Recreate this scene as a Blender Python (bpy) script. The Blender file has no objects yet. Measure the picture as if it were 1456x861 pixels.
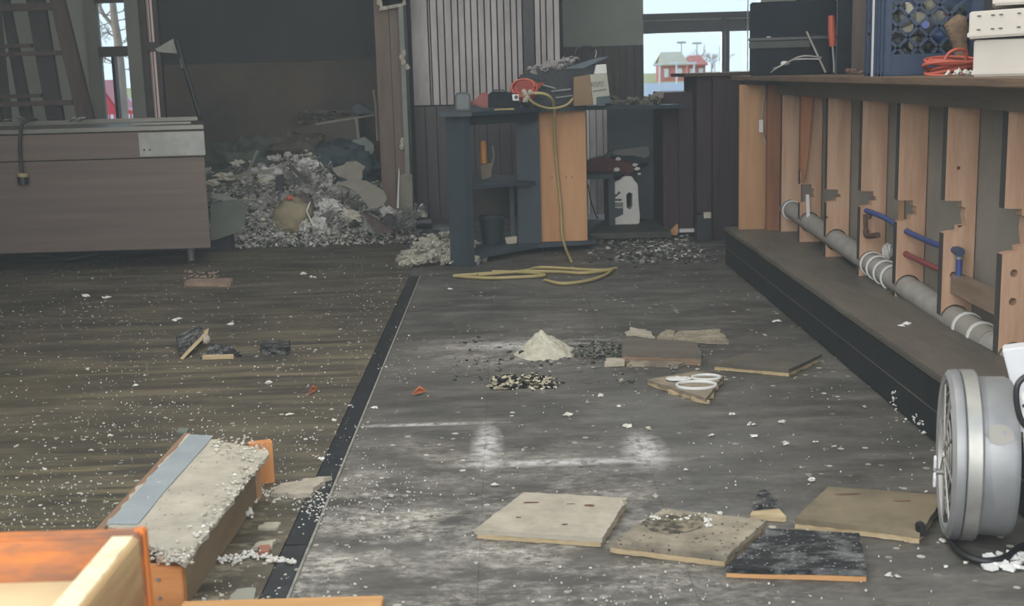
import bpy, bmesh, math, random
import numpy as np
from mathutils import Vector, Matrix, noise
random.seed(7); R = random.random; U = random.uniform
SC = bpy.context.scene; COL = SC.collection; PI = math.pi
# ------------------------------------------------------------------ camera
H = 1.0; FP = 1750.0; RHO = 0.028; PSI = 0.0016193; TH = 0.1840136
Fv = Vector((math.sin(PSI)*math.cos(TH), math.cos(PSI)*math.cos(TH), -math.sin(TH)))
R0 = Vector((math.cos(PSI), -math.sin(PSI), 0)); U0 = R0.cross(Fv)
Rv = R0*math.cos(RHO) - U0*math.sin(RHO); Uv = R0*math.sin(RHO) + U0*math.cos(RHO)
cd = bpy.data.cameras.new('camera'); cam = bpy.data.objects.new('camera', cd); COL.objects.link(cam)
m = Matrix((Rv, Uv, -Fv)).transposed().to_4x4(); m.translation = (0, 0, H); cam.matrix_world = m
cd.sensor_width = 36; cd.lens = 36*FP/1456; cd.clip_end = 2000; cd.clip_start = 0.05
cd.dof.use_dof = True; cd.dof.focus_distance = 4.3; cd.dof.aperture_fstop = 7.5
SC.camera = cam
# ------------------------------------------------------------------ light
w = bpy.data.worlds.new('sky'); SC.world = w; w.use_nodes = True
wn = w.node_tree; bg = wn.nodes['Background']
tc = wn.nodes.new('ShaderNodeTexCoord'); sx = wn.nodes.new('ShaderNodeSeparateXYZ'); rp = wn.nodes.new('ShaderNodeValToRGB')
wn.links.new(tc.outputs['Generated'], sx.inputs[0]); wn.links.new(sx.outputs['Z'], rp.inputs[0]); wn.links.new(rp.outputs[0], bg.inputs[0])
rp.color_ramp.elements[0].color = (.80, .92, 1, 1); rp.color_ramp.elements[1].color = (.45, .68, 1, 1); rp.color_ramp.elements[1].position = .7
bg.inputs[1].default_value = 1.1
def area(name, loc, rot, sx_, sy_, e, col=(1, 1, 1)):
    l = bpy.data.lights.new(name, 'AREA'); l.shape = 'RECTANGLE'; l.size = sx_; l.size_y = sy_; l.energy = e; l.color = col
    o = bpy.data.objects.new(name, l); COL.objects.link(o); o.location = loc; o.rotation_euler = rot; return o
# daylight through the shopfront behind the photographer
area('shopfront_daylight', (-0.3, -0.9, 1.9), (math.radians(78), 0, 0), 5.0, 2.2, 165, (1, .95, .86))
# daylight through the rear and the side window
area('rear_window_daylight', (2.0, 11.75, 1.6), (math.radians(-90), 0, 0), 1.2, 1.5, 60, (.85, .93, 1))
# fill lamps added overhead to brighten floor and flat tops, none seen there
area('floor_fill_front', (-0.4, 3.3, 2.57), (0, 0, 0), 3.6, 2.6, 62, (1, .965, .89))
area('floor_fill_rear', (-0.2, 6.4, 2.57), (0, 0, 0), 3.2, 1.2, 20, (.9, .96, 1))
sun = bpy.data.lights.new('sun', 'SUN'); sun.energy = 2.2; sun.angle = .02; sun.color = (1, .93, .82)
so = bpy.data.objects.new('sun', sun); COL.objects.link(so); so.rotation_euler = (math.radians(62), 0, math.radians(-70))
SC.view_settings.view_transform = 'Standard'; SC.view_settings.look = 'None'; SC.view_settings.gamma = 1
SC.view_settings.use_curve_mapping = False; SC.view_settings.exposure = 0.22
SC.cycles.use_denoising = True; SC.cycles.max_bounces = 8; SC.cycles.volume_bounces = 1
SC.cycles.sample_clamp_indirect = 4
# ------------------------------------------------------------------ pixel rays -> points on real planes
def ray(px, py): return Fv + Rv*((px-728)/FP) + Uv*((430.5-py)/FP)
def PZ(px, py, z=0.):
    d = ray(px, py); t = (z-H)/d.z; return Vector((d.x*t, d.y*t, z))
def PY(px, py, y):
    d = ray(px, py); t = y/d.y; return Vector((d.x*t, y, H+d.z*t))
def PX(px, py, x):
    d = ray(px, py); t = x/d.x; return Vector((x, d.y*t, H+d.z*t))
# ------------------------------------------------------------------ materials
def S(r, g, b):
    f = lambda c: (c/255/12.92 if c/255 <= .04045 else ((c/255+.055)/1.055)**2.4)
    return (f(r), f(g), f(b), 1)
MATS = {}
def mat(name, col, col2=None, scale=6, rough=.7, metal=0, bump=0.0, stretch=(1, 1, 1), detail=6, bscale=None, contrast=(.3, .7), spec=.5, spots=None):
    """principled, two noise-mixed colours; spots=(colour, voronoi scale, radius)"""
    if name in MATS: return MATS[name]
    mt = bpy.data.materials.new(name); mt.use_nodes = True; nt = mt.node_tree; N = nt.nodes; L = nt.links
    p = N['Principled BSDF']; p.inputs['Roughness'].default_value = rough; p.inputs['Metallic'].default_value = metal
    p.inputs['Specular IOR Level'].default_value = spec
    t = N.new('ShaderNodeTexCoord'); mp = N.new('ShaderNodeMapping'); mp.inputs['Scale'].default_value = stretch
    L.new(t.outputs['Object'], mp.inputs[0])
    n = N.new('ShaderNodeTexNoise'); n.inputs['Scale'].default_value = scale; n.inputs['Detail'].default_value = detail; n.inputs['Roughness'].default_value = .65
    L.new(mp.outputs[0], n.inputs[0])
    r = N.new('ShaderNodeValToRGB'); r.color_ramp.elements[0].position = contrast[0]; r.color_ramp.elements[1].position = contrast[1]
    r.color_ramp.elements[0].color = col; r.color_ramp.elements[1].color = col2 or col
    L.new(n.outputs[0], r.inputs[0]); out = r.outputs[0]
    if spots:
        v = N.new('ShaderNodeTexVoronoi'); v.inputs['Scale'].default_value = spots[1]; L.new(t.outputs['Object'], v.inputs[0])
        lt = N.new('ShaderNodeMath'); lt.operation = 'LESS_THAN'; lt.inputs[1].default_value = spots[2]; L.new(v.outputs['Distance'], lt.inputs[0])
        mx = N.new('ShaderNodeMix'); mx.data_type = 'RGBA'; L.new(lt.outputs[0], mx.inputs[0]); L.new(out, mx.inputs[6]); mx.inputs[7].default_value = spots[0]; out = mx.outputs[2]
    L.new(out, p.inputs['Base Color'])
    if bump:
        n2 = N.new('ShaderNodeTexNoise'); n2.inputs['Scale'].default_value = bscale or scale*4; n2.inputs['Detail'].default_value = 8; L.new(mp.outputs[0], n2.inputs[0])
        b = N.new('ShaderNodeBump'); b.inputs['Strength'].default_value = bump; b.inputs['Distance'].default_value = .01; L.new(n2.outputs[0], b.inputs['Height']); L.new(b.outputs[0], p.inputs['Normal'])
    MATS[name] = mt; return mt
def wood(name, a, b, along='Z', scale=14, rough=.7, **k):
    st = {'X': (.12, 1, 1), 'Y': (1, .12, 1), 'Z': (1, 1, .12)}[along]
    return mat(name, a, b, scale=scale, rough=rough, stretch=st, bump=.25, contrast=(.35, .68), **k)
def glass(name):
    mt = bpy.data.materials.new(name); mt.use_nodes = True; nt = mt.node_tree; N = nt.nodes; L = nt.links
    N.remove(N['Principled BSDF']); t = N.new('ShaderNodeBsdfTransparent'); g = N.new('ShaderNodeBsdfGlossy'); g.inputs['Roughness'].default_value = .03
    t.inputs[0].default_value = (.95, .98, 1, 1); f = N.new('ShaderNodeFresnel'); x = N.new('ShaderNodeMixShader')
    L.new(f.outputs[0], x.inputs[0]); L.new(t.outputs[0], x.inputs[1]); L.new(g.outputs[0], x.inputs[2]); L.new(x.outputs[0], N['Material Output'].inputs[0]); return mt
# ------------------------------------------------------------------ mesh helpers
class MB:
    def __init__(s): s.v = []; s.f = []; s.mi = []
    def add(s, vs, fs, mi=0):
        o = len(s.v); s.v += [tuple(v) for v in vs]; s.f += [tuple(i+o for i in f) for f in fs]; s.mi += [mi]*len(fs); return s
    def box(s, x0, x1, y0, y1, z0, z1, mi=0):
        v = [(x, y, z) for z in (z0, z1) for y in (y0, y1) for x in (x0, x1)]
        return s.add(v, [(0, 2, 3, 1), (4, 5, 7, 6), (0, 1, 5, 4), (2, 6, 7, 3), (0, 4, 6, 2), (1, 3, 7, 5)], mi)
    def prism(s, pts, d, mi=0):
        """polygon pts swept by vector d"""
        n = len(pts); d = Vector(d); a = [Vector(p) for p in pts]; b = [p+d for p in a]
        return s.add(a+b, [tuple(range(n))[::-1], tuple(range(n, 2*n))]+[(i, (i+1) % n, n+(i+1) % n, n+i) for i in range(n)], mi)
    def tube(s, pts, r, n=8, mi=0, cap=True):
        pts = [Vector(p) for p in pts]; rr = r if isinstance(r, (list, tuple)) else [r]*len(pts); vs = []; up = None
        for i, p in enumerate(pts):
            t = (pts[min(i+1, len(pts)-1)]-pts[max(i-1, 0)]); t = t.normalized() if t.length > 1e-9 else Vector((0, 0, 1))
            if up is None: up = t.orthogonal().normalized()
            up = (up - t*up.dot(t)); up = up.normalized() if up.length > 1e-6 else t.orthogonal().normalized()
            bn = t.cross(up)
            vs += [p+(up*math.cos(2*PI*k/n)+bn*math.sin(2*PI*k/n))*rr[i] for k in range(n)]
        fs = [(i*n+k, i*n+(k+1) % n, (i+1)*n+(k+1) % n, (i+1)*n+k) for i in range(len(pts)-1) for k in range(n)]
        if cap: fs += [tuple(range(n))[::-1], tuple(range((len(pts)-1)*n, len(pts)*n))]
        return s.add(vs, fs, mi)
    def lathe(s, prof, axis='Z', n=40, c=(0, 0, 0), mi=0):
        """prof = [(radius, along)]"""
        c = Vector(c); vs = []
        for (r, a) in prof:
            for k in range(n):
                u, v = r*math.cos(2*PI*k/n), r*math.sin(2*PI*k/n)
                vs.append(c+(Vector((u, v, a)) if axis == 'Z' else Vector((a, u, v)) if axis == 'X' else Vector((u, a, v))))
        m_ = len(prof); fs = [(i*n+k, i*n+(k+1) % n, (i+1)*n+(k+1) % n, (i+1)*n+k) for i in range(m_-1) for k in range(n)]
        return s.add(vs, fs, mi)
    def chunk(s, c, r, flat=1., mi=0):
        """small irregular lump"""
        c = Vector(c); q = Matrix.Rotation(U(0, 6.28), 3, 'Z') @ Matrix.Rotation(U(-.5, .5), 3, 'X')
        base = [(1, 0, 0), (-1, 0, 0), (0, 1, 0), (0, -1, 0), (0, 0, 1), (0, 0, -1)]
        vs = []
        for b in base:
            k = U(.55, 1.25); vs.append(c+q @ Vector((b[0]*r*k, b[1]*r*k*.8, b[2]*r*k*flat)))
        return s.add(vs, [(0, 2, 4), (2, 1, 4), (1, 3, 4), (3, 0, 4), (2, 0, 5), (1, 2, 5), (3, 1, 5), (0, 3, 5)], mi)
    def flake(s, c, r, th=.003, tilt=.2, n=6, mi=0):
        c = Vector(c); q = Matrix.Rotation(U(0, 6.28), 3, 'Z') @ Matrix.Rotation(U(-tilt, tilt), 3, 'X') @ Matrix.Rotation(U(-tilt, tilt), 3, 'Y')
        e = U(.45, 1); pts = []
        for k in range(n):
            a = 2*PI*k/n+U(-.25, .25); k2 = r*U(.6, 1.2); pts.append(c+q @ Vector((math.cos(a)*k2, math.sin(a)*k2*e, 0)))
        return s.prism(pts, q @ Vector((0, 0, th)), mi)
    def build(s, name, mats, parent=None, smooth=None, bevel=0):
        me = bpy.data.meshes.new(name); me.from_pydata(s.v, [], s.f)
        for m_ in (mats if isinstance(mats, (list, tuple)) else [mats]): me.materials.append(m_)
        me.polygons.foreach_set('material_index', s.mi); me.update()
        bm = bmesh.new(); bm.from_mesh(me); bmesh.ops.recalc_face_normals(bm, faces=bm.faces)
        if bevel: bmesh.ops.bevel(bm, geom=bm.edges[:], offset=bevel, segments=2, affect='EDGES', clamp_overlap=True)
        bm.to_mesh(me); bm.free()
        if smooth is not None: me.shade_smooth(); me.set_sharp_from_angle(angle=math.radians(smooth))
        o = bpy.data.objects.new(name, me); COL.objects.link(o)
        if parent: o.parent = parent; o.matrix_parent_inverse = parent.matrix_basis.inverted()
        return o
def tag(o, label=None, cat=None, group=None, kind=None):
    if label: o['label'] = label
    if cat: o['category'] = cat
    if group: o['group'] = group
    if kind: o['kind'] = kind
    return o
def empty(name, loc, label, cat, group=None):
    o = bpy.data.objects.new(name, None); COL.objects.link(o); o.location = loc; o.empty_display_size = .1
    return tag(o, label, cat, group)
def copy_tree(o, parent=None, sub=False):
    c = o.copy(); COL.objects.link(c)
    if parent: c.parent = parent
    for ch in [x for x in bpy.data.objects if x.parent == o]: copy_tree(ch, c)
    return c
def struct(o): o['kind'] = 'structure'; return o
def cut(o, cutters):
    for c in cutters:
        md = o.modifiers.new('b', 'BOOLEAN'); md.object = c; md.operation = 'DIFFERENCE'; md.solver = 'EXACT'
    dg = bpy.context.evaluated_depsgraph_get(); me = bpy.data.meshes.new_from_object(o.evaluated_get(dg)); o.modifiers.clear(); o.data = me
    for c in cutters: bpy.data.objects.remove(c)
def spline(pts, n=8):
    pts = [Vector(p) for p in pts]; out = []
    for i in range(len(pts)-1):
        p0, p1, p2, p3 = pts[max(i-1, 0)], pts[i], pts[i+1], pts[min(i+2, len(pts)-1)]
        for k in range(n):
            t = k/n; out.append(.5*((2*p1)+(p2-p0)*t+(2*p0-5*p1+4*p2-p3)*t*t+(3*p1-p0-3*p2+p3)*t**3))
    return out+[pts[-1]]
def sheet(mb, corners, th, n=10, jit=.004, warp=.0, down=False, mi=0, dipc=None):
    """bilinear slab with jagged edges; corners in order round"""
    a, b, c, d = [Vector(x) for x in corners]; vs = []
    sd = U(0, 50)
    for lay in (0, 1):
        for j in range(n+1):
            for i in range(n+1):
                u, v = i/n, j/n; p = (a*(1-u)+b*u)*(1-v)+(d*(1-u)+c*u)*v
                if i in (0, n) or j in (0, n): p = p+Vector((noise.noise(p*60+Vector((sd, 0, 0)))*jit*2, noise.noise(p*60+Vector((0, sd, 0)))*jit*2, 0))
                z = warp*(noise.noise(p*6+Vector((sd, sd, 0))))
                if dipc: z += dipc[0]*math.exp(-((u-dipc[1])**2+(v-dipc[2])**2)/dipc[3])
                vs.append(p+Vector((0, 0, z+(0 if lay else -th))))
    m_ = (n+1)*(n+1); fs = []
    for j in range(n):
        for i in range(n):
            q = j*(n+1)+i; fs += [(q+m_, q+1+m_, q+n+2+m_, q+n+1+m_), (q, q+n+1, q+n+2, q+1)]
    rim = [(i, 0) for i in range(n)]+[(n, j) for j in range(n)]+[(n-i, n) for i in range(n)]+[(0, n-j) for j in range(n)]
    ids = [j*(n+1)+i for i, j in rim]
    fs += [(ids[k], ids[(k+1) % len(ids)], ids[(k+1) % len(ids)]+m_, ids[k]+m_) for k in range(len(ids))]
    return mb.add(vs, fs, mi)
def lump(mb, c, sx_, sy_, sz_, seg=14, rough=.3, freq=3., mi=0):
    """noisy ellipsoid"""
    c = Vector(c); vs = []; sd = Vector((U(0, 99), U(0, 99), U(0, 99)))
    for j in range(seg+1):
        for i in range(seg*2):
            th = PI*j/seg; ph = PI*i/seg; d = Vector((math.sin(th)*math.cos(ph), math.sin(th)*math.sin(ph), math.cos(th)))
            k = 1+rough*noise.noise(d*freq+sd)+rough*.6*noise.noise(d*freq*3+sd)
            vs.append(c+Vector((d.x*sx_*k, d.y*sy_*k, max(d.z*sz_*k, -sz_))))
    n = seg*2
    return mb.add(vs, [(j*n+i, j*n+(i+1) % n, (j+1)*n+(i+1) % n, (j+1)*n+i) for j in range(seg) for i in range(n)], mi)
def wallgrid(mb, x0, x1, z0, z1, y0, y1, openings):
    xs = sorted({x0, x1}|{o[0] for o in openings}|{o[1] for o in openings}); zs = sorted({z0, z1}|{o[2] for o in openings}|{o[3] for o in openings})
    for i in range(len(xs)-1):
        for j in range(len(zs)-1):
            cx, cz = (xs[i]+xs[i+1])/2, (zs[j]+zs[j+1])/2
            if any(o[0] < cx < o[1] and o[2] < cz < o[3] for o in openings): continue
            mb.box(xs[i], xs[i+1], y0, y1, zs[j], zs[j+1])
# ------------------------------------------------------------------ palette
m_fluff = mat('insulation', S(120, 118, 116), S(190, 188, 184), scale=30, rough=.95, bump=.8)
m_plaster = mat('plaster', S(170, 164, 148), S(205, 200, 186), scale=20, rough=.9, bump=.3)
m_chip = mat('chip', S(165, 160, 148), S(222, 220, 214), scale=9, rough=.9)
m_dry = mat('drywall_face', S(156, 150, 136), S(186, 178, 162), scale=14, rough=.85, bump=.25)
m_black = mat('black_plastic', S(26, 30, 36), S(36, 40, 46), rough=.45)
m_soot = mat('charred', S(22, 23, 25), S(120, 120, 118), scale=30, rough=.85, bump=.7, contrast=(.46, .70), stretch=(.6, 1, 1), spots=(S(150, 150, 148), 80, .17))
m_cabdark = mat('dark_laminate', S(34, 46, 56), S(44, 58, 68), scale=5, rough=.55)  # bluish haze around the cabinet is mixed into this laminate colour
m_maroon = wood('maroon_stain', S(42, 26, 32), S(58, 38, 44))
m_dbrown = wood('dark_brown_wood', S(58, 46, 42), S(80, 66, 60))
m_stud = wood('stud_pine', S(172, 134, 108), S(202, 168, 142), spots=(S(92, 56, 38), 7, .07))
m_ply = wood('plywood', S(150, 112, 80), S(184, 144, 108), scale=9)
m_studedge = wood('stud_old_edge', S(48, 46, 46), S(76, 72, 68))
m_steel = mat('brushed_steel', S(120, 118, 112), S(150, 148, 140), scale=8, rough=.38, metal=.85, stretch=(.15, 1, 6))
m_steel2 = mat('brown_steel', S(96, 84, 78), S(112, 98, 90), scale=5, rough=.5, metal=.35, stretch=(.2, 1, 6))
m_alu = mat('cast_aluminium', S(124, 126, 128), S(146, 147, 149), scale=7, rough=.5, metal=.45, bump=.05)
m_alu2 = mat('worn_aluminium', S(136, 136, 132), S(160, 160, 156), scale=12, rough=.42, metal=.5)
m_white = mat('white_plastic', S(196, 196, 194), S(215, 215, 212), rough=.5)
m_whitep = mat('white_enamel', S(186, 188, 192), S(206, 208, 212), scale=4, rough=.45)
m_pipe = mat('grey_pvc', S(136, 133, 128), S(160, 156, 150), scale=14, rough=.7)
m_blue = mat('blue_pipe_plastic', S(52, 66, 118), S(66, 84, 150), scale=9, rough=.5)
m_red = mat('red_pipe_plastic', S(120, 52, 56), S(140, 66, 70), rough=.5)
m_orange = mat('orange_rubber', S(170, 76, 60), S(186, 92, 72), rough=.55)
m_yellow = mat('yellow_rubber', S(148, 134, 88), S(172, 156, 108), rough=.55)
m_card = mat('cardboard', S(120, 100, 78), S(142, 120, 94), scale=7, rough=.9)
m_glass = glass('window_glass')
m_blackrub = mat('black_rubber', S(20, 21, 24), rough=.5)
m_tan = mat('tan_tile', S(146, 139, 124), S(176, 168, 152), scale=16, rough=.85, bump=.2)
m_tanedge = mat('tile_edge', S(166, 146, 112), S(192, 172, 136), scale=40, rough=.9, bump=.4, stretch=(1, 1, 5))
# ------------------------------------------------------------------ floor
def floor_mat(name, dark, light, streak, dusty, fleck):
    mt = bpy.data.materials.new(name); mt.use_nodes = True; nt = mt.node_tree; N = nt.nodes; L = nt.links; p = N['Principled BSDF']
    g = N.new('ShaderNodeNewGeometry'); pos = g.outputs['Position']
    def nz(sc, det=6, st=(1, 1, 1), ro=.6):
        mp = N.new('ShaderNodeMapping'); mp.inputs['Scale'].default_value = st; L.new(pos, mp.inputs[0])
        n = N.new('ShaderNodeTexNoise'); n.inputs['Scale'].default_value = sc; n.inputs['Detail'].default_value = det; n.inputs['Roughness'].default_value = ro; L.new(mp.outputs[0], n.inputs[0]); return n.outputs[0]
    def rng(x, a, b, c=0., d=1.):
        r = N.new('ShaderNodeMapRange'); L.new(x, r.inputs[0]); r.inputs[1].default_value = a; r.inputs[2].default_value = b; r.inputs[3].default_value = c; r.inputs[4].default_value = d; return r.outputs[0]
    def math_(op, a, b):
        q = N.new('ShaderNodeMath'); q.operation = op
        for i, x in enumerate((a, b)):
            if isinstance(x, (int, float)): q.inputs[i].default_value = x
            else: L.new(x, q.inputs[i])
        q.use_clamp = op in ('ADD', 'MULTIPLY'); return q.outputs[0]
    def mix(f, a, b):
        x = N.new('ShaderNodeMix'); x.data_type = 'RGBA'; L.new(f, x.inputs[0])
        for i, c in ((6, a), (7, b)):
            if isinstance(c, tuple): x.inputs[i].default_value = c
            else: L.new(c, x.inputs[i])
        return x.outputs[2]
    def blob(cx, cy, rx, ry):
        mp = N.new('ShaderNodeMapping'); mp.vector_type = 'POINT'; mp.inputs['Location'].default_value = (-cx/rx, -cy/ry, 0); mp.inputs['Scale'].default_value = (1/rx, 1/ry, 0); L.new(pos, mp.inputs[0])
        ln = N.new('ShaderNodeVectorMath'); ln.operation = 'LENGTH'; L.new(mp.outputs[0], ln.inputs[0]); return rng(ln.outputs['Value'], 1, .2)
    base = mix(rng(nz(1.6, 10, (1, 1, 1), .7), .38, .62), dark, light)
    base = mix(rng(nz(9, 8, streak), .46, .66, 0, .6), base, S(122, 113, 92) if not dusty else S(120, 116, 108))
    base = mix(rng(nz(3.3, 8, streak, .7), .5, .64, 0, .5), base, S(46, 40, 34))
    base = mix(rng(nz(60, 4, streak, .8), .4, .7, 0, .35), base, S(24, 24, 24))
    if dusty:
        reg = math_('MAXIMUM', blob(-.15, 2.45, .95, 1.15), blob(.05, 4.45, .55, .42))
        d = math_('MULTIPLY', reg, rng(nz(5, 9, (.6, 1, 1), .75), .44, .62, 0, 1))
        d = math_('MULTIPLY', d, rng(nz(48, 6, (.6, 1, 1), .85), .40, .60))
        base = mix(rng(nz(7, 8, (.5, 1, 1), .75), .5, .66, 0, .75), base, S(58, 52, 44))
        base = mix(d, base, S(196, 190, 180))
        for b in (blob(-.075, 3.25, .05, .27), blob(.35, 3.17, .07, .2), blob(.13, 3.085, .36, .035), blob(-.27, 3.475, .26, .02), blob(.02, 4.5, .3, .1)):
            base = mix(math_('MULTIPLY', b, rng(nz(30, 6, (1, 1, 1), .7), .35, .55)), base, S(190, 188, 186))
        v0 = blob(.4, 4.45, .6, .22); base = mix(math_('MULTIPLY', v0, rng(nz(18, 6, (.5, 1, 1)), .5, .56)), base, S(30, 30, 30))
    else:
        base = mix(math_('MULTIPLY', blob(-.9, 4.3, .9, .7), rng(nz(10, 5, (.12, 1.6, 1)), .5, .62, 0, .7)), base, S(128, 116, 90))
        base = mix(math_('MULTIPLY', blob(-1.1, 2.9, .9, .8), rng(nz(16, 7, (.12, 1.3, 1), .75), .48, .62, 0, .55)), base, S(132, 122, 88))
        base = mix(math_('MULTIPLY', blob(-.65, 2.4, .45, .8), rng(nz(10, 7, (.7, 1, 1), .7), .5, .62, 0, .8)), base, S(150, 142, 122))
    v = N.new('ShaderNodeTexVoronoi'); v.inputs['Scale'].default_value = fleck; L.new(pos, v.inputs[0])
    sc_ = N.new('ShaderNodeSeparateColor'); L.new(v.outputs['Color'], sc_.inputs[0])
    th = rng(sc_.outputs[0], .55, 1, 0, .28); q = N.new('ShaderNodeMath'); q.operation = 'LESS_THAN'; L.new(v.outputs['Distance'], q.inputs[0]); L.new(th, q.inputs[1])
    base = mix(math_('MULTIPLY', q.outputs[0], rng(nz(2.2, 3), .42, .6)), base, S(188, 184, 172))
    L.new(base, p.inputs['Base Color'])
    L.new(rng(nz(4, 5), .3, .7, .42, .7), p.inputs['Roughness']); p.inputs['Specular IOR Level'].default_value = .4
    bb = N.new('ShaderNodeBump'); bb.inputs['Strength'].default_value = .35; bb.inputs['Distance'].default_value = .006; L.new(nz(45, 8, (.7, 1, 1)), bb.inputs['Height']); L.new(bb.outputs[0], p.inputs['Normal'])
    return mt
m_fl = floor_mat('left_floor', S(58, 54, 46), S(88, 80, 65), (.18, 1.2, 1), False, 34)
m_fr = floor_mat('right_floor', S(72, 70, 66), S(96, 93, 87), (.35, 1, 1), True, 30)
floor = struct(MB().box(-3.7, 2.7, -1.0, 11.7, -.12, -.012).build('floor', mat('subfloor', S(20, 19, 18))))
g = .0002
def fsheet(x0, x1, y0, y1, m_, z=0.): return MB().box(x0+g, x1-g, y0+g, y1-g, -.012, z).build('floor_sheet', m_, floor, bevel=.0004)
for y0, y1 in ((-.9, 1.7), (1.7, 6.62), (6.62, 9.3)): fsheet(-3.68, -.51, y0, y1, m_fl, 0)
for x0, x1, ys in ((-.45, -.08, (-.9, 1.1, 3.47, 4.77, 7.0, 8.7)), (-.08, .345, (-.9, 1.6, 3.08, 4.77, 5.9, 8.7)), (.345, 1.12, (-.9, 2.35, 4.87, 6.45, 8.7, 11.6))):
    for i in range(len(ys)-1): fsheet(x0, x1, ys[i], ys[i+1], m_fr, U(-.001, .0008))
fsheet(1.12, 2.68, -.9, 11.6, m_fr, -.001); fsheet(-.51, -.45, 6.2, 8.7, m_fr); fsheet(-.45, .345, 8.7, 11.6, m_fr)
m_strip = mat('dark_floor_strip', S(20, 23, 27), S(52, 54, 56), scale=18, rough=.4, contrast=(.5, .8))
for y0, y1 in ((.9, 2.55), (2.55, 3.35), (3.35, 4.6), (4.6, 6.2)):
    MB().box(-.507, -.457, y0+.002, y1-.002, -.012, .002).build('floor_strip', m_strip, floor, bevel=.001)
MB().box(-.455, -.449, .9, 6.2, -.012, .0035).build('floor_edging', mat('pale_edging', S(104, 100, 94), S(150, 146, 138), scale=20), floor)
# ------------------------------------------------------------------ shell
m_ceil = mat('ceiling_paint', S(170, 168, 160), S(180, 178, 170), scale=3, rough=.9)
struct(MB().box(-3.8, 2.8, 1.3, 11.8, 2.6, 2.72).build('ceiling', m_ceil))
m_wl = mat('left_wall_paint', S(104, 104, 96), S(116, 116, 108), scale=2, rough=.9)
struct(MB().box(-3.8, -3.68, -.3, 9.5, -.1, 2.62).build('wall_left', m_wl))
m_wr = mat('right_wall_paint', S(60, 56, 54), S(74, 68, 64), scale=2, rough=.9)
struct(MB().box(2.68, 2.8, -.3, 11.7, -.1, 2.62).build('wall_right', m_wr))
# rear-left wall, window and sidelight
wz = [( -2.975, -2.762, .55, 1.205), (-2.975, -2.762, 1.278, 1.592), (-2.615, -2.548, .5, 1.235), (-2.615, -2.548, 1.30, 2.1)]
wb = MB(); wallgrid(wb, -3.7, -.64, -.1, 2.62, 9.32, 9.35, wz)
struct(wb.build('wall_back_left', mat('greygreen_paint', S(160, 162, 150), S(174, 176, 164), scale=2, rough=.9)))
m_frame = mat('window_frame_paint', S(64, 54, 52), S(76, 64, 62), rough=.6)
m_frame2 = mat('grey_casing', S(120, 120, 112), S(134, 134, 126), scale=3, rough=.8)
wf = struct(MB().box(-3.03, -2.70, 9.27, 9.33, 1.205, 1.278).box(-3.03, -2.70, 9.27, 9.33, 1.592, 1.66).build('window_1', m_frame))
MB().box(-3.055, -2.978, 9.26, 9.32, .5, 1.66).box(-2.76, -2.66, 9.26, 9.32, .5, 1.66).build('casing', m_frame2, wf)
MB().box(-2.908, -2.885, 9.33, 9.40, .5, 1.205).build('mullion', m_frame, wf)
for (a, b, c, d) in wz[:2]: MB().box(a, b, 9.33, 9.334, c, d).build('pane', m_glass, wf)
w3 = struct(MB().box(-2.655, -2.618, 9.29, 9.33, -.0, 2.2).box(-2.545, -2.515, 9.24, 9.33, 0, 2.2).box(-2.62, -2.545, 9.25, 9.33, 1.235, 1.30).build('window_2', m_frame))
MB().box(-2.597, -2.593, 9.32, 9.335, .5, 2.1).box(-2.573, -2.569, 9.32, 9.335, .5, 2.1).build('slit_bar', m_frame, w3)
fm = bpy.data.materials.new('lit_jamb_film'); fm.use_nodes = True; nt = fm.node_tree; nt.nodes.remove(nt.nodes['Principled BSDF'])  # translucent sheet added to keep the slits bright, for a sunlit jamb outside
tl = nt.nodes.new('ShaderNodeBsdfTranslucent'); tl.inputs[0].default_value = S(240, 216, 204); nt.links.new(tl.outputs[0], nt.nodes['Material Output'].inputs[0])
for (a, b, c, d) in wz[2:]: MB().box(a, b, 9.34, 9.341, c, d).build('lit_jamb_sheet', fm, w3)  # bright stand-in for the sunlit cream jamb
# big dark board on that wall, in two sheets with a seam
m_board_u = mat('dark_board_upper', S(28, 33, 38), S(50, 51, 50), scale=1.6, rough=.75, bump=.1)
m_board_l = mat('dark_board_lower', S(38, 40, 40), S(92, 78, 60), scale=1.5, rough=.75, bump=.1)
bd = struct(MB().box(-2.50, -.83, 9.24, 9.31, 1.135, 2.5).build('trim_1', m_board_u))
MB().box(-2.50, -.83, 9.24, 9.31, 0, 1.13).build('panel', m_board_l, bd)
# panelled rear wall
m_pl = [mat('panel_light_%d' % i, S(130+i*6, 122+i*6, 122+i*6), S(176+i*6, 168+i*6, 166+i*6), scale=7, rough=.38, stretch=(1, 1, .3), bump=.12) for i in range(3)]
m_pd = wood('panel_dark', S(46, 38, 42), S(60, 50, 52), rough=.5)
pw = struct(MB().box(-.66, .42, 8.74, 8.86, -.1, 2.62).box(.30, .42, 8.86, 11.5, -.1, 2.62).build('wall_back', mat('batten_dark', S(26, 22, 24), rough=.8)))
gx = [590, 611, 614, 624, 634, 644.5, 653.7, 663, 672, 681.5, 691, 700, 709, 718.6, 728, 736.5, 744.5, 761.5, 770, 778, 788.6, 797.5]
gx = [PY(x, 100, 8.7).x for x in gx]; gx[0] = -.633
for i in range(len(gx)-1):
    MB().box(gx[i]+.0048, gx[i+1]-.0048, 8.70+(.006 if i in (1, 16) else U(0, .003)), 8.745, .80, 2.6).build('panel_board', m_pd if i == 16 else m_pl[i % 3], pw, bevel=.0015)
x = -.633
while x < .40:
    x2 = min(x+U(.075, .1), .41); MB().box(x+.003, x2-.003, 8.705, 8.745, 0.0, .79).build('wainscot_board', m_pd, pw, bevel=.0015); x = x2
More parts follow.
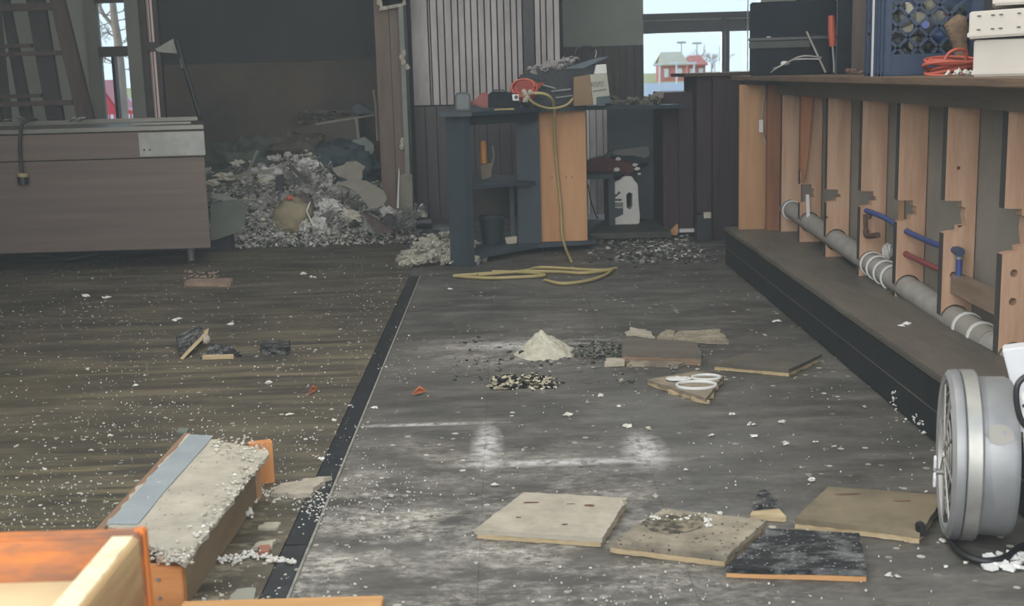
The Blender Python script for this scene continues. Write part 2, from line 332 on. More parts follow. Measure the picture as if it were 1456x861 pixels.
# timber post at the left end of the panelling
post = struct(MB().box(-.835, -.74, 8.25, 8.42, 0, 2.6).build('trim_2', wood('post_wood', S(92, 76, 66), S(114, 96, 84))))
MB().box(-.738, -.672, 8.27, 8.42, 0, 2.6).build('board', wood('post_wood2', S(104, 88, 76), S(122, 104, 92)), post)
MB().box(-.670, -.640, 8.20, 8.44, 0, 2.6).build('metal_edge', mat('grey_edge_bead', S(110, 112, 106), S(124, 126, 120), rough=.6), post)
sh = MB(); sheet(sh, [PY(535, -12, 8.2), PY(582, -12, 8.2), PY(576, 6, 8.2), PY(540, 13, 8.2)], .01, n=8, jit=.01); sh.build('torn_paper', m_dry, post)
sh = MB()
for (px, py) in ((571, 82), (574, 88), (579, 95), (572, 200), (571, 208), (574, 76)): lump(sh, PY(px, py, 8.19), .014, .01, .02, seg=6, rough=.6)
tag(sh.build('plaster_crumb', m_dry, post), kind='stuff')
# far wall with the rear window
ow = [(1.288, 2.36, .76, 1.325), (1.288, 2.36, 1.50, 2.3)]
fw = MB(); wallgrid(fw, .30, 2.8, -.1, 2.62, 11.5, 11.62, [(1.288, 2.36, .76, 2.3)])
fwo = struct(fw.build('wall_back_far', mat('far_wall_paint', S(188, 192, 180), S(202, 206, 194), scale=3, rough=.9)))
x = .43
while x < 1.28:
    x2 = min(x+.07, 1.285); MB().box(x+.002, x2-.002, 11.46, 11.5, 0, 1.225).build('wainscot_board', wood('far_wainscot', S(100, 92, 88), S(116, 108, 102)), fwo, bevel=.001); x = x2
m_wfr = mat('rear_frame', S(92, 88, 88), S(104, 100, 100), rough=.5)
w2 = struct(MB().box(1.28, 2.38, 11.47, 11.56, 1.445, 1.50).box(1.282, 2.38, 11.52, 11.58, 1.325, 1.435).build('window_3', m_wfr))
MB().box(1.28, 2.38, 11.49, 11.56, 1.436, 1.444).build('white_seal', m_white, w2)
MB().box(2.003, 2.03, 11.48, 11.56, .76, 1.44).box(2.036, 2.075, 11.49, 11.56, .76, 1.44).build('mullion', m_wfr, w2)
MB().box(2.225, 2.235, 11.44, 11.46, .76, 2.3).build('blind_cord', m_white, w2)
MB().box(1.27, 2.38, 11.40, 11.56, .72, .762).build('window_sill', m_wfr, w2)
for (a, b) in ((.762, 1.325), (1.50, 2.3)): MB().box(1.288, 2.36, 11.545, 11.55, a, b).build('pane', m_glass, w2)
# ------------------------------------------------------------------ outdoors
G0 = -1.0
m_asph = mat('pale_asphalt', S(156, 160, 164), S(172, 176, 180), scale=.3, rough=.9)
gd = struct(MB().box(-260, 330, 13, 190, G0-.3, G0).build('ground', m_asph))
MB().box(-260, 330, 190.1, 700, G0-.3, G0+.02).build('verge', mat('dry_grass', S(160, 150, 96), S(180, 170, 110), scale=.2, rough=.95), gd)
m_rbrick = mat('red_brick', S(176, 104, 92), S(196, 124, 108), scale=1, rough=.9); m_roof = mat('tan_roof', S(176, 168, 144), S(190, 182, 158), scale=1, rough=.9)  # brick and roof paled, outdoor haze put into their colours
def house(name, px0, px1, Y, hw, hr, label, roofm, lean=True):
    a = PY(px0, 115, Y).x; b = PY(px1, 115, Y).x
    e = empty(name, ((a+b)/2, Y, G0), label, 'building')
    MB().box(a, b, Y, Y+5, G0, G0+hw).build('wall', m_rbrick, e)
    MB().prism([(a-.4, Y-.4, G0+hw), (b+.4, Y-.4, G0+hw), (b-.5, Y+2.5, G0+hr), (a+.5, Y+2.5, G0+hr)], (0, 0, .2)).prism([(a-.4, Y+5.4, G0+hw), (b+.4, Y+5.4, G0+hw), (b-.5, Y+2.5, G0+hr), (a+.5, Y+2.5, G0+hr)], (0, 0, .2)).build('roof', roofm, e)
    n = max(2, int((b-a)/1.6))
    for i in range(n):
        cx = a+(i+.5)*(b-a)/n; MB().box(cx-.35, cx+.35, Y-.12, Y, G0+.7, G0+hw-.5).build('window', m_white, e)
    return e
house('brick_building', 938, 976, 205, 2.6, 4.6, 'tan roofed red brick building farthest left beyond the rear window', m_roof)
house('low_building', 978, 1003, 212, 2.5, 4.0, 'lower red brick building right of the tan roofed one outside', m_rbrick)
m_bark = mat('pale_bark', S(128, 110, 92), S(156, 136, 114), scale=6, rough=.9)
def tree(loc, h, r, label, group=None, depth=5, lean=0., fine=1.):
    mb = MB()
    def br(p, d, l, rr, k):
        q = p+d*l; mid = p+d*l*.5+Vector((U(-1, 1), U(-1, 1), U(-1, 1)))*l*.06
        mb.tube([p, mid, q], [rr, rr*.85, rr*.62], n=6 if k > 2 else 4, cap=False)
        if k == 0: return
        for _ in range(3 if k > 1 else 4):
            nd = (d+Vector((U(-1, 1), U(-1, 1), U(-.35, .8)))*.75).normalized(); br(p+d*l*U(.55, 1), nd, l*U(.6, .85), rr*.55, k-1)
    br(Vector(loc), Vector((lean, 0, 1)).normalized(), h, r, depth)
    return tag(mb.build('bare_tree', m_bark, smooth=60), label, 'tree', group)
for px, Y in ((968, 235), (990, 228), (1012, 230), (1025, 238), (1000, 245)):
    tree((PY(px, 110, Y).x, Y, G0), U(1.8, 2.4), .16, 'leafless pale tree behind the red buildings outside', 'bare trees beyond the rear window', depth=4)
tb = MB(); T_ = lambda x, y, d=17: PY(x, y, d)
tb.tube([Vector((T_(176, 300).x, 17, G0)), T_(174, 170), T_(171, 110), T_(168, 60), T_(163, 30), T_(160, 0), T_(150, -60), T_(146, -140)], [.10, .085, .075, .055, .05, .042, .03, .01], n=10)
tb.tube([T_(167, 56), T_(160, 36), T_(148, 22), T_(138, 0), T_(128, -30)], [.032, .028, .024, .018, .01], n=8)
def twig(p, d, l, r_, k):
    q = p+d*l; tb.tube([p, (p+q)/2+Vector((U(-.03, .03), 0, U(-.03, .03))), q], [r_, r_*.8, r_*.5], n=4, cap=False)
    if k:
        for _ in range(3): twig(p+d*l*U(.4, 1), (d+Vector((U(-1, 1), U(-.5, .5), U(-.7, .9)))*.8).normalized(), l*U(.5, .8), r_*.6, k-1)
for (x, y) in ((163, 30), (160, 5), (168, 60), (150, 24), (142, 8), (162, 20), (170, 80), (158, -10), (165, 45), (171, 100)):
    for sg in (-1, 1): twig(T_(x, y), Vector((sg*U(.5, 1), U(-.2, .2), U(-.2, .9))).normalized(), U(.12, .3), .011, 3)
tag(tb.build('bare_tree', m_bark, smooth=60), 'bare forked tree with fine twigs outside the left window', 'tree')
m_lampp = mat('galvanised', S(150, 148, 144), rough=.5)
for px, yt in ((938, 90), (962, 88), (987, 88), (1016, 85)):
    p = PY(px, 115, 170); t = PY(px, yt, 170); e = empty('lamp_post', (p.x, 170, G0), 'short pale lamp post standing along the car park outside', 'lamp post', 'short lamp posts outside the rear window')
    MB().tube([(p.x, 170, G0), (t.x, 170, t.z)], .12, n=6).build('pole', m_white, e); MB().box(t.x-.9, t.x+.3, 169.8, 170.2, t.z-.25, t.z).build('lamp_head', m_white, e)
for px, yt in ((969, 60), (991, 61)):
    p = PY(px, 115, 225); t = PY(px, yt, 225); e = empty('light_mast', (p.x, 225, G0), 'tall dark floodlight mast rising behind the red buildings', 'lamp post', 'tall masts outside the rear window')
    MB().tube([(p.x, 225, G0), (t.x, 225, t.z)], .08, n=6).build('pole', m_pipe, e); MB().box(t.x-.8, t.x+.8, 224.8, 225.2, t.z-.2, t.z+.1).build('lamp_head', m_pipe, e)
# red van outside the left window
va = PY(118, 118, 36); e = empty('red_van', (va.x, 37, G0), 'red van parked beyond the lower left window pane', 'van')
MB().prism([(va.x-1, 36, G0+.35), (va.x+1.6, 36, G0+.35), (va.x+1.6, 36, G0+1.2), (va.x+.9, 36, G0+1.35), (va.x+.4, 36, 1.15), (va.x-1, 36, 1.15)], (0, 1.8, 0)).build('body', mat('red_paint', S(190, 40, 50), rough=.3), e, bevel=.05)
MB().box(va.x-.7, va.x+.2, 35.96, 36, .35, .95).build('side_window', m_white, e)
for dx in (-.5, 1.1): MB().lathe([(0, 0), (.33, 0), (.33, .2), (0, .2)], 'Y', 18, (va.x+dx, 35.95, G0+.33)).build('wheel', m_blackrub, e)
fe = empty('white_fence', (PY(170, 150, 30).x, 30, G0), 'white picket fence outside the lower left window pane', 'fence')
fx0 = PY(125, 150, 30).x; MB().box(fx0, fx0+1.6, 30.03, 30.06, .05, .12).box(fx0, fx0+1.6, 30.03, 30.06, -.6, -.52).build('rail', m_white, fe)
for i in range(12): MB().box(fx0+i*.13, fx0+i*.13+.07, 30, 30.03, G0, .3).build('picket', m_white, fe)
# ------------------------------------------------------------------ bar on the right
m_plt = mat('plinth_top', S(74, 70, 64), S(106, 100, 90), scale=8, rough=.5, stretch=(1, .3, 1), bump=.2)
m_plf = mat('plinth_front', S(24, 27, 30), S(36, 40, 42), scale=7, rough=.6, bump=.1)
pe = empty('foot_platform', (1.3, 4.7, 0), 'long dark low platform along the foot of the open stud bar', 'platform')
MB().box(1.125, 1.60, 1.6, 6.32, 0, .17).build('riser', m_plf, pe, bevel=.004)
MB().box(1.118, 1.62, 1.6, 6.34, .170, .19).build('deck', m_plt, pe, bevel=.004)
MB().box(1.122, 1.1245, 1.6, 6.3, .085, .087).build('seam_bead', m_plt, pe)
be = empty('open_bar', (1.41, 4.7, .19), 'open pine stud frame of the bar with notched studs', 'bar')
SY = [6.09, 5.70, 5.225, 4.72, 4.27, 3.81, 3.35, 2.9]
SLAST = len(SY)
for i, y in enumerate(SY):
    z0, z1, xl, xr = .19, .93, 1.36, 1.458
    # notch heights and depths as the photograph shows them
    nz_ = {1: (.375, .46, .065), 2: (.425, .48, .06), 3: (.46, .52, .06), 4: (.455, .53, .066), 5: (.475, .575, .066), 6: (.475, .60, .06), 7: (.48, .6, .05)}.get(i)
    pts = [(xl, z0), (xr, z0), (xr, z1), (xl, z1)]
    if nz_:
        a, b, d = nz_; pts += [(xl, b), (xl+d*.8, b-.002), (xl+d*.82, b-.02), (xl+d, b-.024), (xl+d*.95, (a+b)/2), (xl+d*1.05, a+.022), (xl+d*.7, a+.02), (xl+d*.72, a+.004), (xl+d*.3, a+.002), (xl, a-.002)]
    mb = MB(); mb.prism([(p[0], y, p[1]) for p in pts], (0, .038, 0))
    # old dark paint on the narrow edge that faces the room
    st = mb.build('stud', [m_stud, m_studedge], be)
    for pl in st.data.polygons:
        if pl.normal.x < -.9 and pl.center.x < 1.3605: pl.material_index = 1
    cs = []
    pz = .293-(5.9-y)*.045
    cs.append(MB().tube([(1.405, y-.1, pz), (1.405, y+.1, pz)], .047, n=24).build('c', m_stud))
    if i >= 3: cs.append(MB().tube([(1.395, y-.1, .42), (1.395, y+.1, .42)], .011, n=14).build('c', m_stud))
    if i >= 4: cs.append(MB().tube([(1.395, y-.1, .34), (1.395, y+.1, .34)], .011, n=14).build('c', m_stud))
    cut(st, cs)
# B has a split sister board, A a second board beside it
MB().prism([(1.352, 5.66, .93), (1.405, 5.66, .93), (1.400, 5.66, .80), (1.385, 5.66, .6), (1.372, 5.66, .50), (1.36, 5.66, .47), (1.366, 5.66, .52), (1.352, 5.66, .53)], (0, .03, 0)).build('split_board', wood('split_pine', S(140, 92, 62), S(168, 112, 78)), be)
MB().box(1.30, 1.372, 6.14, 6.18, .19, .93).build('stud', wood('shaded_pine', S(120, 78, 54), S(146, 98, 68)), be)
MB().box(1.172, 1.31, 6.20, 6.225, .19, .915).build('end_panel', m_ply, be, bevel=.002)
MB().box(1.34, 1.362, 2.3, 6.19, .865, .935).build('header_board', wood('header_wood', S(110, 100, 90), S(130, 118, 104), 'Y'), be, bevel=.002)
m_bk = mat('grey_backing', S(122, 116, 108), S(140, 134, 124), scale=5, rough=.9)
bys = [2.3]+sorted(SY)[1:]+[6.2]
MB().box(1.462, 1.48, 2.3, 6.2, .19, .93).build('back_panel', m_bk, be)
a = PX(1342, 385, 1.385); b = PX(1416, 421, 1.385); c = PX(1414, 449, 1.385); d = PX(1342, 412, 1.385)
for q in (a, d): q.y = 3.805
for q in (b, c): q.y = 3.39
MB().prism([a, b, c, d], (.04, 0, 0)).build('blocking_board', wood('grey_pine', S(112, 92, 76), S(146, 126, 108), 'Y'), be, bevel=.002)
MB().box(1.44, 1.458, 4.50, 4.515, .2, .6).build('lath', m_ply, be)
# counter top
ct = empty('counter', (1.5, 4.4, .935), 'worn wooden counter top of the bar, crowded with boxes', 'counter')
MB().box(1.18, 1.95, 2.3, 6.5, .935, .957).build('slab', wood('bar_top_wood', S(86, 68, 54), S(116, 94, 74), 'Y', scale=22), ct, bevel=.003)
MB().box(1.20, 1.335, 5.85, 6.22, .915, .934).build('dark_underlay', m_black, ct)
# drain pipe with couplings
dp = empty('drain_pipe', (1.405, 4.5, .25), 'thick grey plastic drain pipe threaded through the bar studs', 'pipe')
pp = [(1.405, y, .293-(5.9-y)*.045) for y in (6.07, 5.5, 5.0, 4.5, 4.0, 3.5, 3.0, 2.5)]
MB().tube(pp, .041, n=28).build('pipe', m_pipe, dp, smooth=40)
MB().tube([(1.405, y, .293-(5.9-y)*.045) for y in (3.79, 3.50)], .044, n=28).build('sleeve', mat('grey_sleeve', S(132, 128, 120), S(150, 146, 138)), dp, smooth=40)
for y in (6.05, 4.70, 4.62, 4.53, 4.44, 3.70, 3.58):
    MB().lathe([(.043, -.006), (.049, -.005), (.049, .005), (.043, .006)], 'Y', 28, (1.405, y, .293-(5.9-y)*.045)).build('white_ring', m_white, dp, smooth=40)
lb = MB(); lump(lb, (1.43, 4.60, .30), .018, .018, .03, rough=.5, seg=8); lb.build('foam_blob', m_white, dp)
# white hanging strap
stp = [PX(x, y, 1.385) for x, y in ((1147, 276), (1145, 290), (1142, 305), (1142, 316), (1148, 323))]
for i, q in enumerate(stp): q.y = 5.66-.01*i
sm = MB()
for i in range(len(stp)-1): sm.prism([stp[i]+Vector((-.008, 0, 0)), stp[i]+Vector((.008, 0, 0)), stp[i+1]+Vector((.008, 0, 0)), stp[i+1]+Vector((-.008, 0, 0))], (0, .003, 0))
sto = tag(sm.build('hanging_strap', m_white), 'white perforated strap looped under the drain pipe beneath the split board', 'strap')
# blue line
bl = empty('blue_water_pipe', (1.4, 4.3, .42), 'thin blue plastic water pipe running through the studs above the drain', 'pipe')
MB().tube(spline([(1.38, 4.71, .445), (1.39, 4.5, .44), (1.395, 4.26, .42), (1.395, 4.0, .415), (1.395, 3.80, .42)]), .010, n=12).build('pipe', m_blue, bl, smooth=60)
MB().tube([(1.397, 3.795, .42), (1.397, 3.76, .42)], .014, n=14).build('elbow', mat('blue_grey', S(62, 74, 100), rough=.5), bl, smooth=40)
MB().tube([(1.397, 3.77, .41), (1.397, 3.77, .335)], .010, n=12).build('riser_pipe', m_blue, bl, smooth=60)
MB().tube([(1.397, 3.77, .405), (1.397, 3.77, .397)], .0125, n=12).tube([(1.397, 3.77, .345), (1.397, 3.77, .335)], .013, n=12).build('clamp_ring', m_alu2, bl)
rd = empty('red_water_pipe', (1.4, 4.0, .34), 'short red plastic water pipe ending behind the blocking board', 'pipe')
MB().tube(spline([(1.395, 4.30, .34), (1.40, 4.05, .335), (1.415, 3.85, .33), (1.42, 3.62, .325)]), .010, n=12).build('pipe', m_red, rd, smooth=60)
MB().tube([(1.42, 3.66, .326), (1.42, 3.60, .324)], .015, n=14).build('collar', m_red, rd, smooth=40)
fi = empty('iron_fitting', (1.375, 4.70, .38), 'rusty brown elbow fitting hanging from the fourth stud', 'pipe fitting')
m_rust = mat('rusty_iron', S(70, 52, 44), S(98, 74, 60), scale=40, rough=.8, bump=.3)
MB().tube([PX(1228, 304, 1.372), PX(1229, 330, 1.372)], .008, n=10).build('nipple', m_rust, fi, smooth=50)
MB().tube(spline([PX(1229, 326, 1.372), PX(1231, 334, 1.372), PX(1246, 333, 1.38)], 5), .011, n=10).build('elbow', m_rust, fi, smooth=50)
for o in fi.children: o.location.y -= .02
# hanging grey cable with tag
cb = empty('hanging_cable', (1.2, 5.0, .9), 'thin grey cable hanging down the plywood end of the bar', 'cable')
pts = [PY(1168, 82, 5.8), PY(1140, 80, 5.8), PY(1110, 94, 5.9), PY(1086, 104, 6.12), PY(1087, 135, 6.17), PY(1083, 175, 6.18), PY(1086, 195, 6.18), PY(1094, 220, 6.18), PY(1093, 240, 6.18)]
MB().tube(spline(pts), .0045, n=6).build('wire', m_pipe, cb, smooth=60)
MB().tube(spline([PY(1088, 110, 6.1), PY(1104, 97, 5.9), PY(1130, 85, 5.85), PY(1165, 84, 5.8)]), .003, n=6).build('wire', m_white, cb, smooth=60)
MB().box(*[v for q in zip(PY(1079, 188, 6.172), PY(1085, 172, 6.17)) for v in sorted(q)][:2], 6.168, 6.173, PY(1079, 188, 6.17).z, PY(1085, 170, 6.17).z).build('tag', m_white, cb)
lb = MB(); lump(lb, PY(1093, 241, 6.175), .012, .01, .014, seg=6, rough=.3); lb.build('plug', m_alu, cb)
lb = MB(); lump(lb, PY(1116, 90, 5.9), .022, .008, .01, seg=6, rough=.3); lb.build('plug', m_white, cb)
# ------------------------------------------------------------------ things on the bar top
ZT = .957
m_case = mat('black_case', S(24, 30, 38), S(34, 41, 50), scale=4, rough=.85, spec=.25)
def qbox(name, px0, px1, Y, dep, z0, z1, m_, parent=None, bevel=.006, an=.21):
    x0_ = PY(px0, 60, Y).x; wd = PY(px1, 60, Y).x-x0_; u = Vector((math.cos(an), -math.sin(an), 0)); v = Vector((math.sin(an), math.cos(an), 0))*dep; A = Vector((x0_, Y, z0))
    return MB().prism([A, A+u*wd, A+u*wd+v, A+v], (0, 0, z1-z0)).build(name, m_, parent, bevel=bevel)
e = empty('equipment_case', (1.4, 6.2, ZT), 'tall black case with a grey band at the far end of the bar top', 'case')
zt = lambda py, Y, px=1120: PY(px, py, Y).z
qbox('body', 1066, 1185, 6.0, .28, ZT, zt(2, 6.0), m_case, e)
qbox('band', 1065, 1150, 5.985, .02, zt(68, 6), zt(58, 6), mat('case_grey_band', S(62, 66, 66), S(74, 78, 78)), e, .003)
qbox('lid_rim', 1064, 1187, 5.98, .29, zt(57, 6), zt(53, 6), m_black, e, .003)
qbox('latch', 1112, 1142, 5.975, .03, zt(44, 6), zt(39, 6), m_black, e, .003)
qbox('latch', 1090, 1096, 5.972, .02, zt(54, 6), zt(51, 6), m_alu, e, .001)
e = empty('leaning_stick', (1.5, 5.8, ZT), 'thin grey stick leaning against the black case', 'stick')
MB().tube([PY(1147, 45, 5.93), PY(1174, 103, 5.8)], .005, n=6).build('rod', m_pipe, e)
MB().prism([PY(1150, 46, 5.94), PY(1178, 46, 5.94), PY(1180, 102, 5.82), PY(1173, 102, 5.82)], (0, .01, 0)).build('flap', m_black, e)
e = empty('level_tool', (1.6, 5.7, ZT), 'upright orange handled tool between the black case and the brown board', 'tool')
MB().tube([PY(1182, 22, 5.7), PY(1183, 45, 5.7), PY(1184, 66, 5.7)], [.014, .018, .015], n=12).build('handle', m_orange, e, smooth=40)
MB().tube([PY(1184, 66, 5.7), PY(1186, 90, 5.7), PY(1186, 103, 5.7)], [.006, .006, .006], n=8).build('shaft', m_alu, e)
tag(qbox('black_box', 1190, 1212, 5.6, .15, ZT, 1.45, m_case, an=.29), 'narrow black upright box beside the orange handled tool', 'box')
tag(qbox('brown_board', 1211, 1234, 5.4, .12, ZT, 1.45, wood('brown_board_wood', S(62, 52, 48), S(82, 70, 62)), an=.3), 'upright dark brown board left of the blue crate', 'board')
fl = MB()
for _ in range(12): lump(fl, PY(1215+U(-12, 12), 103+U(-3, 1), 5.3), U(.006, .014), .012, U(.006, .012), seg=5, rough=.5)
tag(fl.build('debris_heap', mat('brownish_debris', S(92, 72, 62), S(120, 98, 86)), None), 'small brown debris heap on the bar top beside the crate', 'debris', kind='stuff')
# milk crate
m_cr = mat('crate_plastic', S(44, 58, 84), S(58, 74, 100), scale=6, rough=.5)
YC = 4.15; cx0 = PY(1259, 60, YC).x; cx1 = PY(1398, 60, YC).x; cz1 = 1.235
e = empty('milk_crate', ((cx0+cx1)/2, YC+.15, ZT), 'blue grey milk crate with diagonal lattice sides full of bottles', 'crate')
zb = zt(76, YC, 1320); xb0 = PY(1268, 60, YC).x; xb1 = PY(1380, 60, YC).x
for a, b in ((cx0, xb0), (xb1, cx1)): MB().box(a, b, YC, YC+.015, ZT, cz1).build('corner_post', m_cr, e, bevel=.003)
for dy in (.03, .07, .10, .15, .19): MB().box(cx0-.005, cx0, YC+dy, YC+dy+.004, ZT, cz1).build('rib', m_cr, e)
MB().box(cx0-.008, cx0-.001, YC+.125, YC+.129, ZT, cz1).build('pale_rib', m_whitep, e)
MB().box(xb0, xb1, YC, YC+.015, ZT, zb).build('bottom_band', m_cr, e, bevel=.003)
MB().box(xb0, xb1, YC, YC+.015, cz1-.03, cz1).build('top_band', m_cr, e, bevel=.003)
MB().box(cx0, cx1, YC+.22, YC+.235, ZT, cz1).box(cx0, cx0+.012, YC+.015, YC+.22, ZT, cz1).box(cx1-.012, cx1, YC+.015, YC+.22, ZT, cz1).box(cx0, cx1, YC+.01, YC+.22, ZT, ZT+.01).build('shell', m_cr, e)
L_ = xb1-xb0; hz = cz1-.03-zb
for k in range(-7, 9):
    for sgn in (1, -1):
        x0_ = k*.068; pa = []
        for t_ in (0., 1.):
            pa.append((x0_+(hz*t_ if sgn > 0 else hz*(1-t_)), zb+hz*t_))
        (ax, az), (bx, bz) = pa
        ta, tb = 0., 1.
        if bx != ax:
            t0 = (0-ax)/(bx-ax); t1 = (L_-ax)/(bx-ax); lo, hi = min(t0, t1), max(t0, t1); ta = max(ta, lo); tb = min(tb, hi)
        if tb-ta < .05: continue
        if sgn < 0 and k > 2: continue
        A = Vector((xb0+ax+(bx-ax)*ta, YC+.004, az+(bz-az)*ta)); B = Vector((xb0+ax+(bx-ax)*tb, YC+.004, az+(bz-az)*tb))
        n_ = Vector((-(B-A).z, 0, (B-A).x)).normalized()*.0048
        MB().prism([A-n_, B-n_, B+n_, A+n_], (0, .008, 0)).build('lattice_bar', m_cr, e)
m_bot = mat('bottle_white', S(168, 166, 150), S(188, 186, 170), rough=.5); bot = None
def bottle(p, rot, m_body, m_cap, label, group, k=1.):
    e = empty('bottle', p, label, 'bottle', group); e.rotation_euler = rot; e.scale = (k, k, k)
    a_ = MB().lathe([(0, 0), (.024, 0), (.026, .004), (.026, .07), (.012, .088), (.011, .1), (0, .1)], 'Z', 16).build('body', m_body, None, smooth=40)
    b_ = MB().lathe([(.0, .098), (.0125, .098), (.0125, .114), (0, .114)], 'Z', 14).build('cap', m_cap, None, smooth=40)
    for o in (a_, b_): o.parent = e
    return e
sp = [(1288, 14, 0), (1270, 35, 1), (1290, 36, 0), (1306, 28, 0), (1312, 40, 1), (1275, 48, 0), (1302, 62, 1), (1322, 12, 0), (1272, 62, 2), (1320, 48, 2), (1340, 55, 3), (1350, 30, 1), (1342, 20, 3)]
gl = ['white plastic bottle lying among others in the blue crate', 'grey white plastic bottle jammed among others in the crate', 'blue plastic bottle showing through the crate lattice', 'dark green bottle at the right of the crate']
mb_ = [m_bot, mat('bottle_grey', S(128, 128, 122), rough=.5), mat('bottle_blue', S(36, 66, 120), S(44, 80, 140), rough=.4), mat('bottle_green', S(36, 52, 52), rough=.4)]
for i, (px, py, k) in enumerate(sp):
    p = PY(px, py, YC+.10); bottle(p, (U(-1.9, -1.0), U(-.6, .6), U(0, 6)), mb_[k], (m_white, m_blue, m_black)[i % 3], gl[k], 'bottles in the blue crate: '+['white', 'grey', 'blue', 'green'][k])
e = empty('orange_scraper', PY(1346, 22, YC+.05), 'small bright orange hook shaped cap at the top right of the crate', 'cap')
MB().tube(spline([PY(1342, 20, YC+.03), PY(1347, 19, YC+.03), PY(1350, 23, YC+.03), PY(1347, 28, YC+.03)], 5), .005, n=8).build('hook', m_orange, e)
fl = MB()
for _ in range(60): lump(fl, (U(xb0, xb1), YC+U(.06, .20), U(ZT+.03, cz1-.05)), U(.012, .03), U(.012, .03), U(.01, .025), seg=5, rough=.5)
tag(fl.build('crate_contents', mat('dark_crate_fill', S(36, 44, 44), S(84, 88, 84), scale=30), None), 'jumble of small dark packets filling the crate behind the bottles', 'clutter', kind='stuff')
# orange cord coil
e = empty('extension_cord', (1.45, 3.98, ZT), 'coiled orange extension cord on the bar top in front of the crate', 'cord')
pts = []
for k in range(7*16):
    a = 2*PI*k/16; lo = k/16; rr = .088+.012*math.sin(lo*2.1)
    pts.append(Vector((1.435+rr*math.cos(a)+.004*math.sin(lo*3), 3.97+rr*.7*math.sin(a), ZT+.008+.006*lo+.012*math.sin(a+lo))))
MB().tube(pts, .0055, n=8).build('cord', m_orange, e, smooth=60)
MB().tube(spline([PY(1343, 86, 3.95), PY(1350, 75, 3.95), PY(1363, 70, 3.95), PY(1374, 74, 3.96), PY(1372, 92, 3.97)]), .0055, n=8).build('loop', m_orange, e, smooth=60)
e = empty('burlap_roll', (1.5, 4.05, ZT), 'crumpled brown paper roll standing between crate and white cartons', 'paper roll')
lb = MB(); pr = []
for j, (px, py, r_) in enumerate(((1370, 104, .026), (1368, 80, .022), (1364, 60, .024), (1362, 45, .034), (1358, 30, .036), (1355, 26, .02))): pr.append((PY(px, py, 4.06), r_))
lb.tube([p for p, r_ in pr], [r_ for p, r_ in pr], n=14); ro = lb.build('roll', mat('kraft_paper', S(96, 78, 64), S(140, 118, 94), scale=26, rough=.9, bump=.6), e, smooth=60)
# white cartons
m_carton = mat('white_carton', S(186, 180, 172), S(200, 194, 186), scale=3, rough=.8); m_slit = mat('slit', S(70, 62, 56))
def carton(px0, Y, z0, z1, label, tilt=0., slots=True, xw=.36):
    x0_ = PY(px0, 60, Y).x; e = empty('white_carton', (x0_+xw/2, Y+.1, z0), label, 'carton')
    an = .37; u = Vector((math.cos(an), -math.sin(an), 0)); v = Vector((math.sin(an), math.cos(an), 0)); A = Vector((x0_, Y, z0)); T = Vector((0, 0, tilt)); Z = Vector((0, 0, 1)); h_ = z1-z0
    MB().prism([A, A+u*xw+T, A+u*xw+T+Z*h_, A+Z*h_], v*.26).build('body', m_carton, e, bevel=.003)
    F = A-u*.004-v*.004+Z*.004; MB().prism([F, F+u*xw+T, F+u*xw+T+Z*.013, F+Z*.013], v*.26).build('lid_flap', m_carton, e, bevel=.002)
    if slots:
        for zz in (.022, h_-.014):
            for sx_ in (.02, .055, .075, .12, .17):
                q = A+u*sx_+T*(sx_/xw)+Z*zz-v*.006; MB().prism([q, q+u*.009, q+u*.009+Z*.0025, q+Z*.0025], v*.008).build('slot', m_slit, e)
    return e
carton(1385, 3.42, ZT, 1.055, 'lowest of three white cartons stacked on the bar top', .0, False)
carton(1377, 3.40, 1.058, 1.130, 'middle white carton of the stack, with a row of slots', .012, True)
carton(1411, 3.41, 1.145, 1.26, 'topmost white carton of the stack, cut off by the picture edge', .004, True)
fl = MB()
for _ in range(50): fl.chunk((U(1.44, 1.56)-.06, U(3.8, 3.9), ZT+U(.002, .012)), U(.004, .012))
tag(fl.build('crumbs', m_chip), 'pale crumbs on the bar top beside the orange cord', 'crumbs', kind='stuff')
# ------------------------------------------------------------------ maroon cabinets past the bar
e = empty('maroon_cabinet', (1.28, 7.3, 0), 'tall dark maroon panelled cabinet at the far end of the bar', 'cabinet')
Y = 7.3; xs = [PY(x, 220, Y).x for x in (965, 990, 1011, 1045)]
MB().box(xs[1], PY(1075, 220, Y).x, Y, Y+.5, 0, zt(108, Y, 1020)).build('body', m_maroon, e)
MB().box(xs[1], xs[2]-.003, Y-.02, Y, .16, zt(109, Y, 1020)).build('door_leaf', m_maroon, e, bevel=.002)
MB().box(xs[2]+.003, xs[3]+.02, Y-.05, Y-.0, .0, zt(109, Y, 1020)).build('door_leaf', m_maroon, e, bevel=.002)
MB().box(PY(970, 105, Y).x, xs[3]+.25, Y-.08, Y+.5, zt(108, Y, 1020), zt(103, Y, 1020)).build('top', wood('cab_top', S(60, 46, 42), S(84, 66, 58), 'X'), e, bevel=.002)
e = empty('dark_cabinet', (1.05, 7.5, 0), 'low dark cabinet wedged left of the maroon one', 'cabinet')
MB().box(PY(943, 220, 7.45).x, PY(991, 220, 7.45).x, 7.45, 7.95, 0, zt(131, 7.45, 960)).build('body', m_maroon, e, bevel=.004)
MB().box(PY(965, 220, 7.43).x, PY(989, 220, 7.43).x, 7.42, 7.45, .045, .8).build('door', m_maroon, e, bevel=.002)
MB().box(PY(965, 220, 7.4).x, PY(990, 220, 7.4).x, 7.38, 7.42, .03, .05).build('pale_kick', m_whitep, e)
e = empty('small_black_box', (1.19, 7.2, 0), 'small black bin with a cream packet on top at the maroon cabinet foot', 'bin')
MB().box(PY(990, 330, 7.18).x, PY(1011, 330, 7.18).x, 7.15, 7.24, 0, .16).build('bin', m_black, e, bevel=.004)
